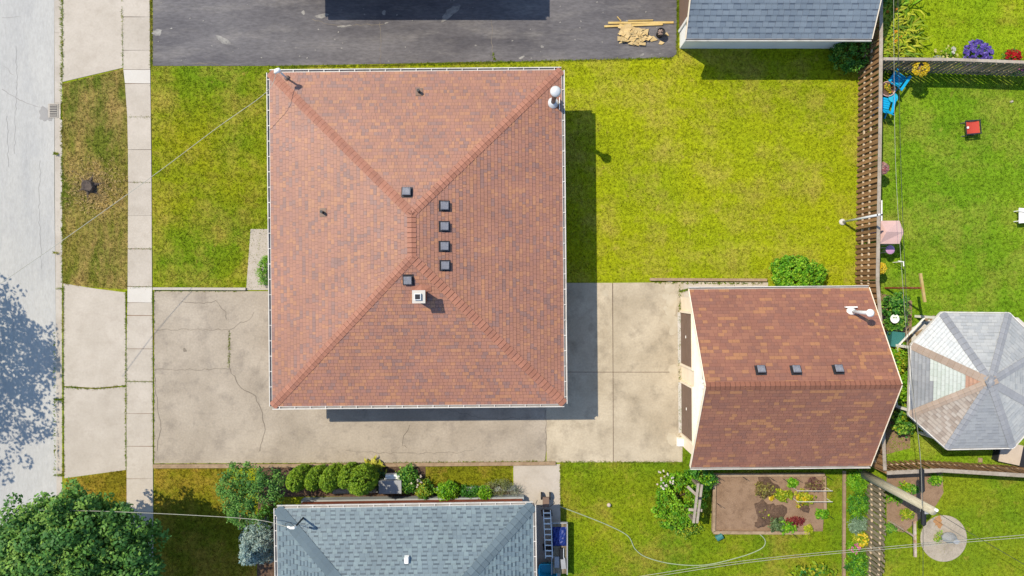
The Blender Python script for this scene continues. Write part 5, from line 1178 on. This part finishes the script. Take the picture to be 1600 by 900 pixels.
# cyan tub
rt = thing('plastic_tub', 'bright cyan plastic tub at the bottom edge beside the house', 'tub', P(856, 892, .4)); rt.location.z = 0
def rrect(sx_, sy, r_, n=4):
    pts = []
    for cx_, cy_, a0 in ((sx_ / 2 - r_, sy / 2 - r_, 0), (-sx_ / 2 + r_, sy / 2 - r_, 90), (-sx_ / 2 + r_, -sy / 2 + r_, 180), (sx_ / 2 - r_, -sy / 2 + r_, 270)):
        for k in range(n + 1): t = math.radians(a0 + 90 * k / n); pts.append((cx_ + r_ * math.cos(t), cy_ + r_ * math.sin(t)))
    return pts
mb = MB(); rings = [(.66, .5, 0), (.82, .64, .42), (.86, .68, .43), (.86, .68, .46), (.78, .6, .46), (.62, .46, .06)]; V = []; n = 20
for a_, b_, z in rings: V += [(x, y, z) for x, y in rrect(a_, b_, .12)]
mb.add(V, [(i * n + k, i * n + (k + 1) % n, (i + 1) * n + (k + 1) % n, (i + 1) * n + k) for i in range(5) for k in range(n)] + [tuple(range(n))[::-1], tuple(5 * n + k for k in range(n))]); mb.build('basin', m_cyan, rt, smooth=False)
for s_ in (-1, 1): MB().bar((s_ * .45, -.12, .42), (s_ * .45, .12, .42), .05, .05).build('handle', m_cyan, rt)
# small two-wheel cart above the ladder
rt = thing('hand_cart', 'small dark two wheeled cart at the corner of the blue grey house', 'cart', P(853, 782, .4)); rt.location.z = 0
for s_ in (-1, 1): MB().tube([(s_ * .2 - .03, .15, .18), (s_ * .2 + .03, .15, .18)], .18, 16).build('wheel', m_black, rt)
MB().box(0, -.08, .3, .3, .45, .12).build('tray', m_brown, rt)
MB().tube([(-.18, -.3, .35), (-.5, -.1, .75), (-.42, .15, .85)], .014, 6).build('handle_bar', m_dark, rt); MB().tube([(.18, -.3, .35), (.38, 0, .8), (.25, .3, .85)], .014, 6).build('handle_bar', m_dark, rt)
# hose and ball
cable('garden_hose', 'long pale garden hose looping over the lower lawn', [P(875, 791), P(910, 804), P(952, 821), P(981, 837), P(992, 857), P(1010, 870), P(1049, 880), P(1100, 882), P(1154, 870), P(1186, 858), P(1195, 848), P(1191, 838), P(1178, 831), P(1150, 829), P(1130, 834), P(1117, 840)], .022, m_hose, 'hose')
bpy.data.objects['garden_hose'].location.z = .06
rt = thing('hose_reel', 'teal hose reel with orange nozzle at the lower left corner of the bed', 'hose reel', P(1122, 837), .5)
MB().tube([(-.16, 0, .18), (.16, 0, .18)], .14, 16).build('drum', m_teal, rt); MB().box(.3, .06, .02, .5, .06, .06, .2).build('frame', m_teal, rt); MB().box(.1, .16, .1, .3, .05, .05, .3).build('nozzle', m_rust, rt)
solo(MB().lathe(0, 0, [(.02, 0), (.08, .03), (.1, .1), (.08, .17), (.02, .2)], 14), 'lawn_ball', m_beige, 'small pale ball lying on the lower lawn', 'ball', (0, 0, 0), smooth=True).location = P(951, 788)
for i, (x, y, lab) in enumerate([(1580, 159, 'small pale stone on the right lawn near the grey fence')]):
    solo(MB().box(*P(x, y)[:2], 0, .14, .1, .07, .4, taper=.7), 'lawn_stone', m_conc, lab, 'stone', P(x, y))
solo(MB().box(*P(1464, 92)[:2], 0, .4, .2, .25, 0, taper=.85), 'planter_box', m_greybox, 'grey planter box behind the grey fence', 'planter', P(1464, 92))
mb = MB(); mb.tube([(0, 0, 0), (0, 0, 1.1)], .025, 6); mb.box(0, 0, 1.1, .12, .12, .12)
ob = solo(mb, 'garden_lamp', m_dark, 'dark garden lamp post at the top of the flower garden', 'garden lamp', (0, 0, 0)); ob.location = P(1429, 8)
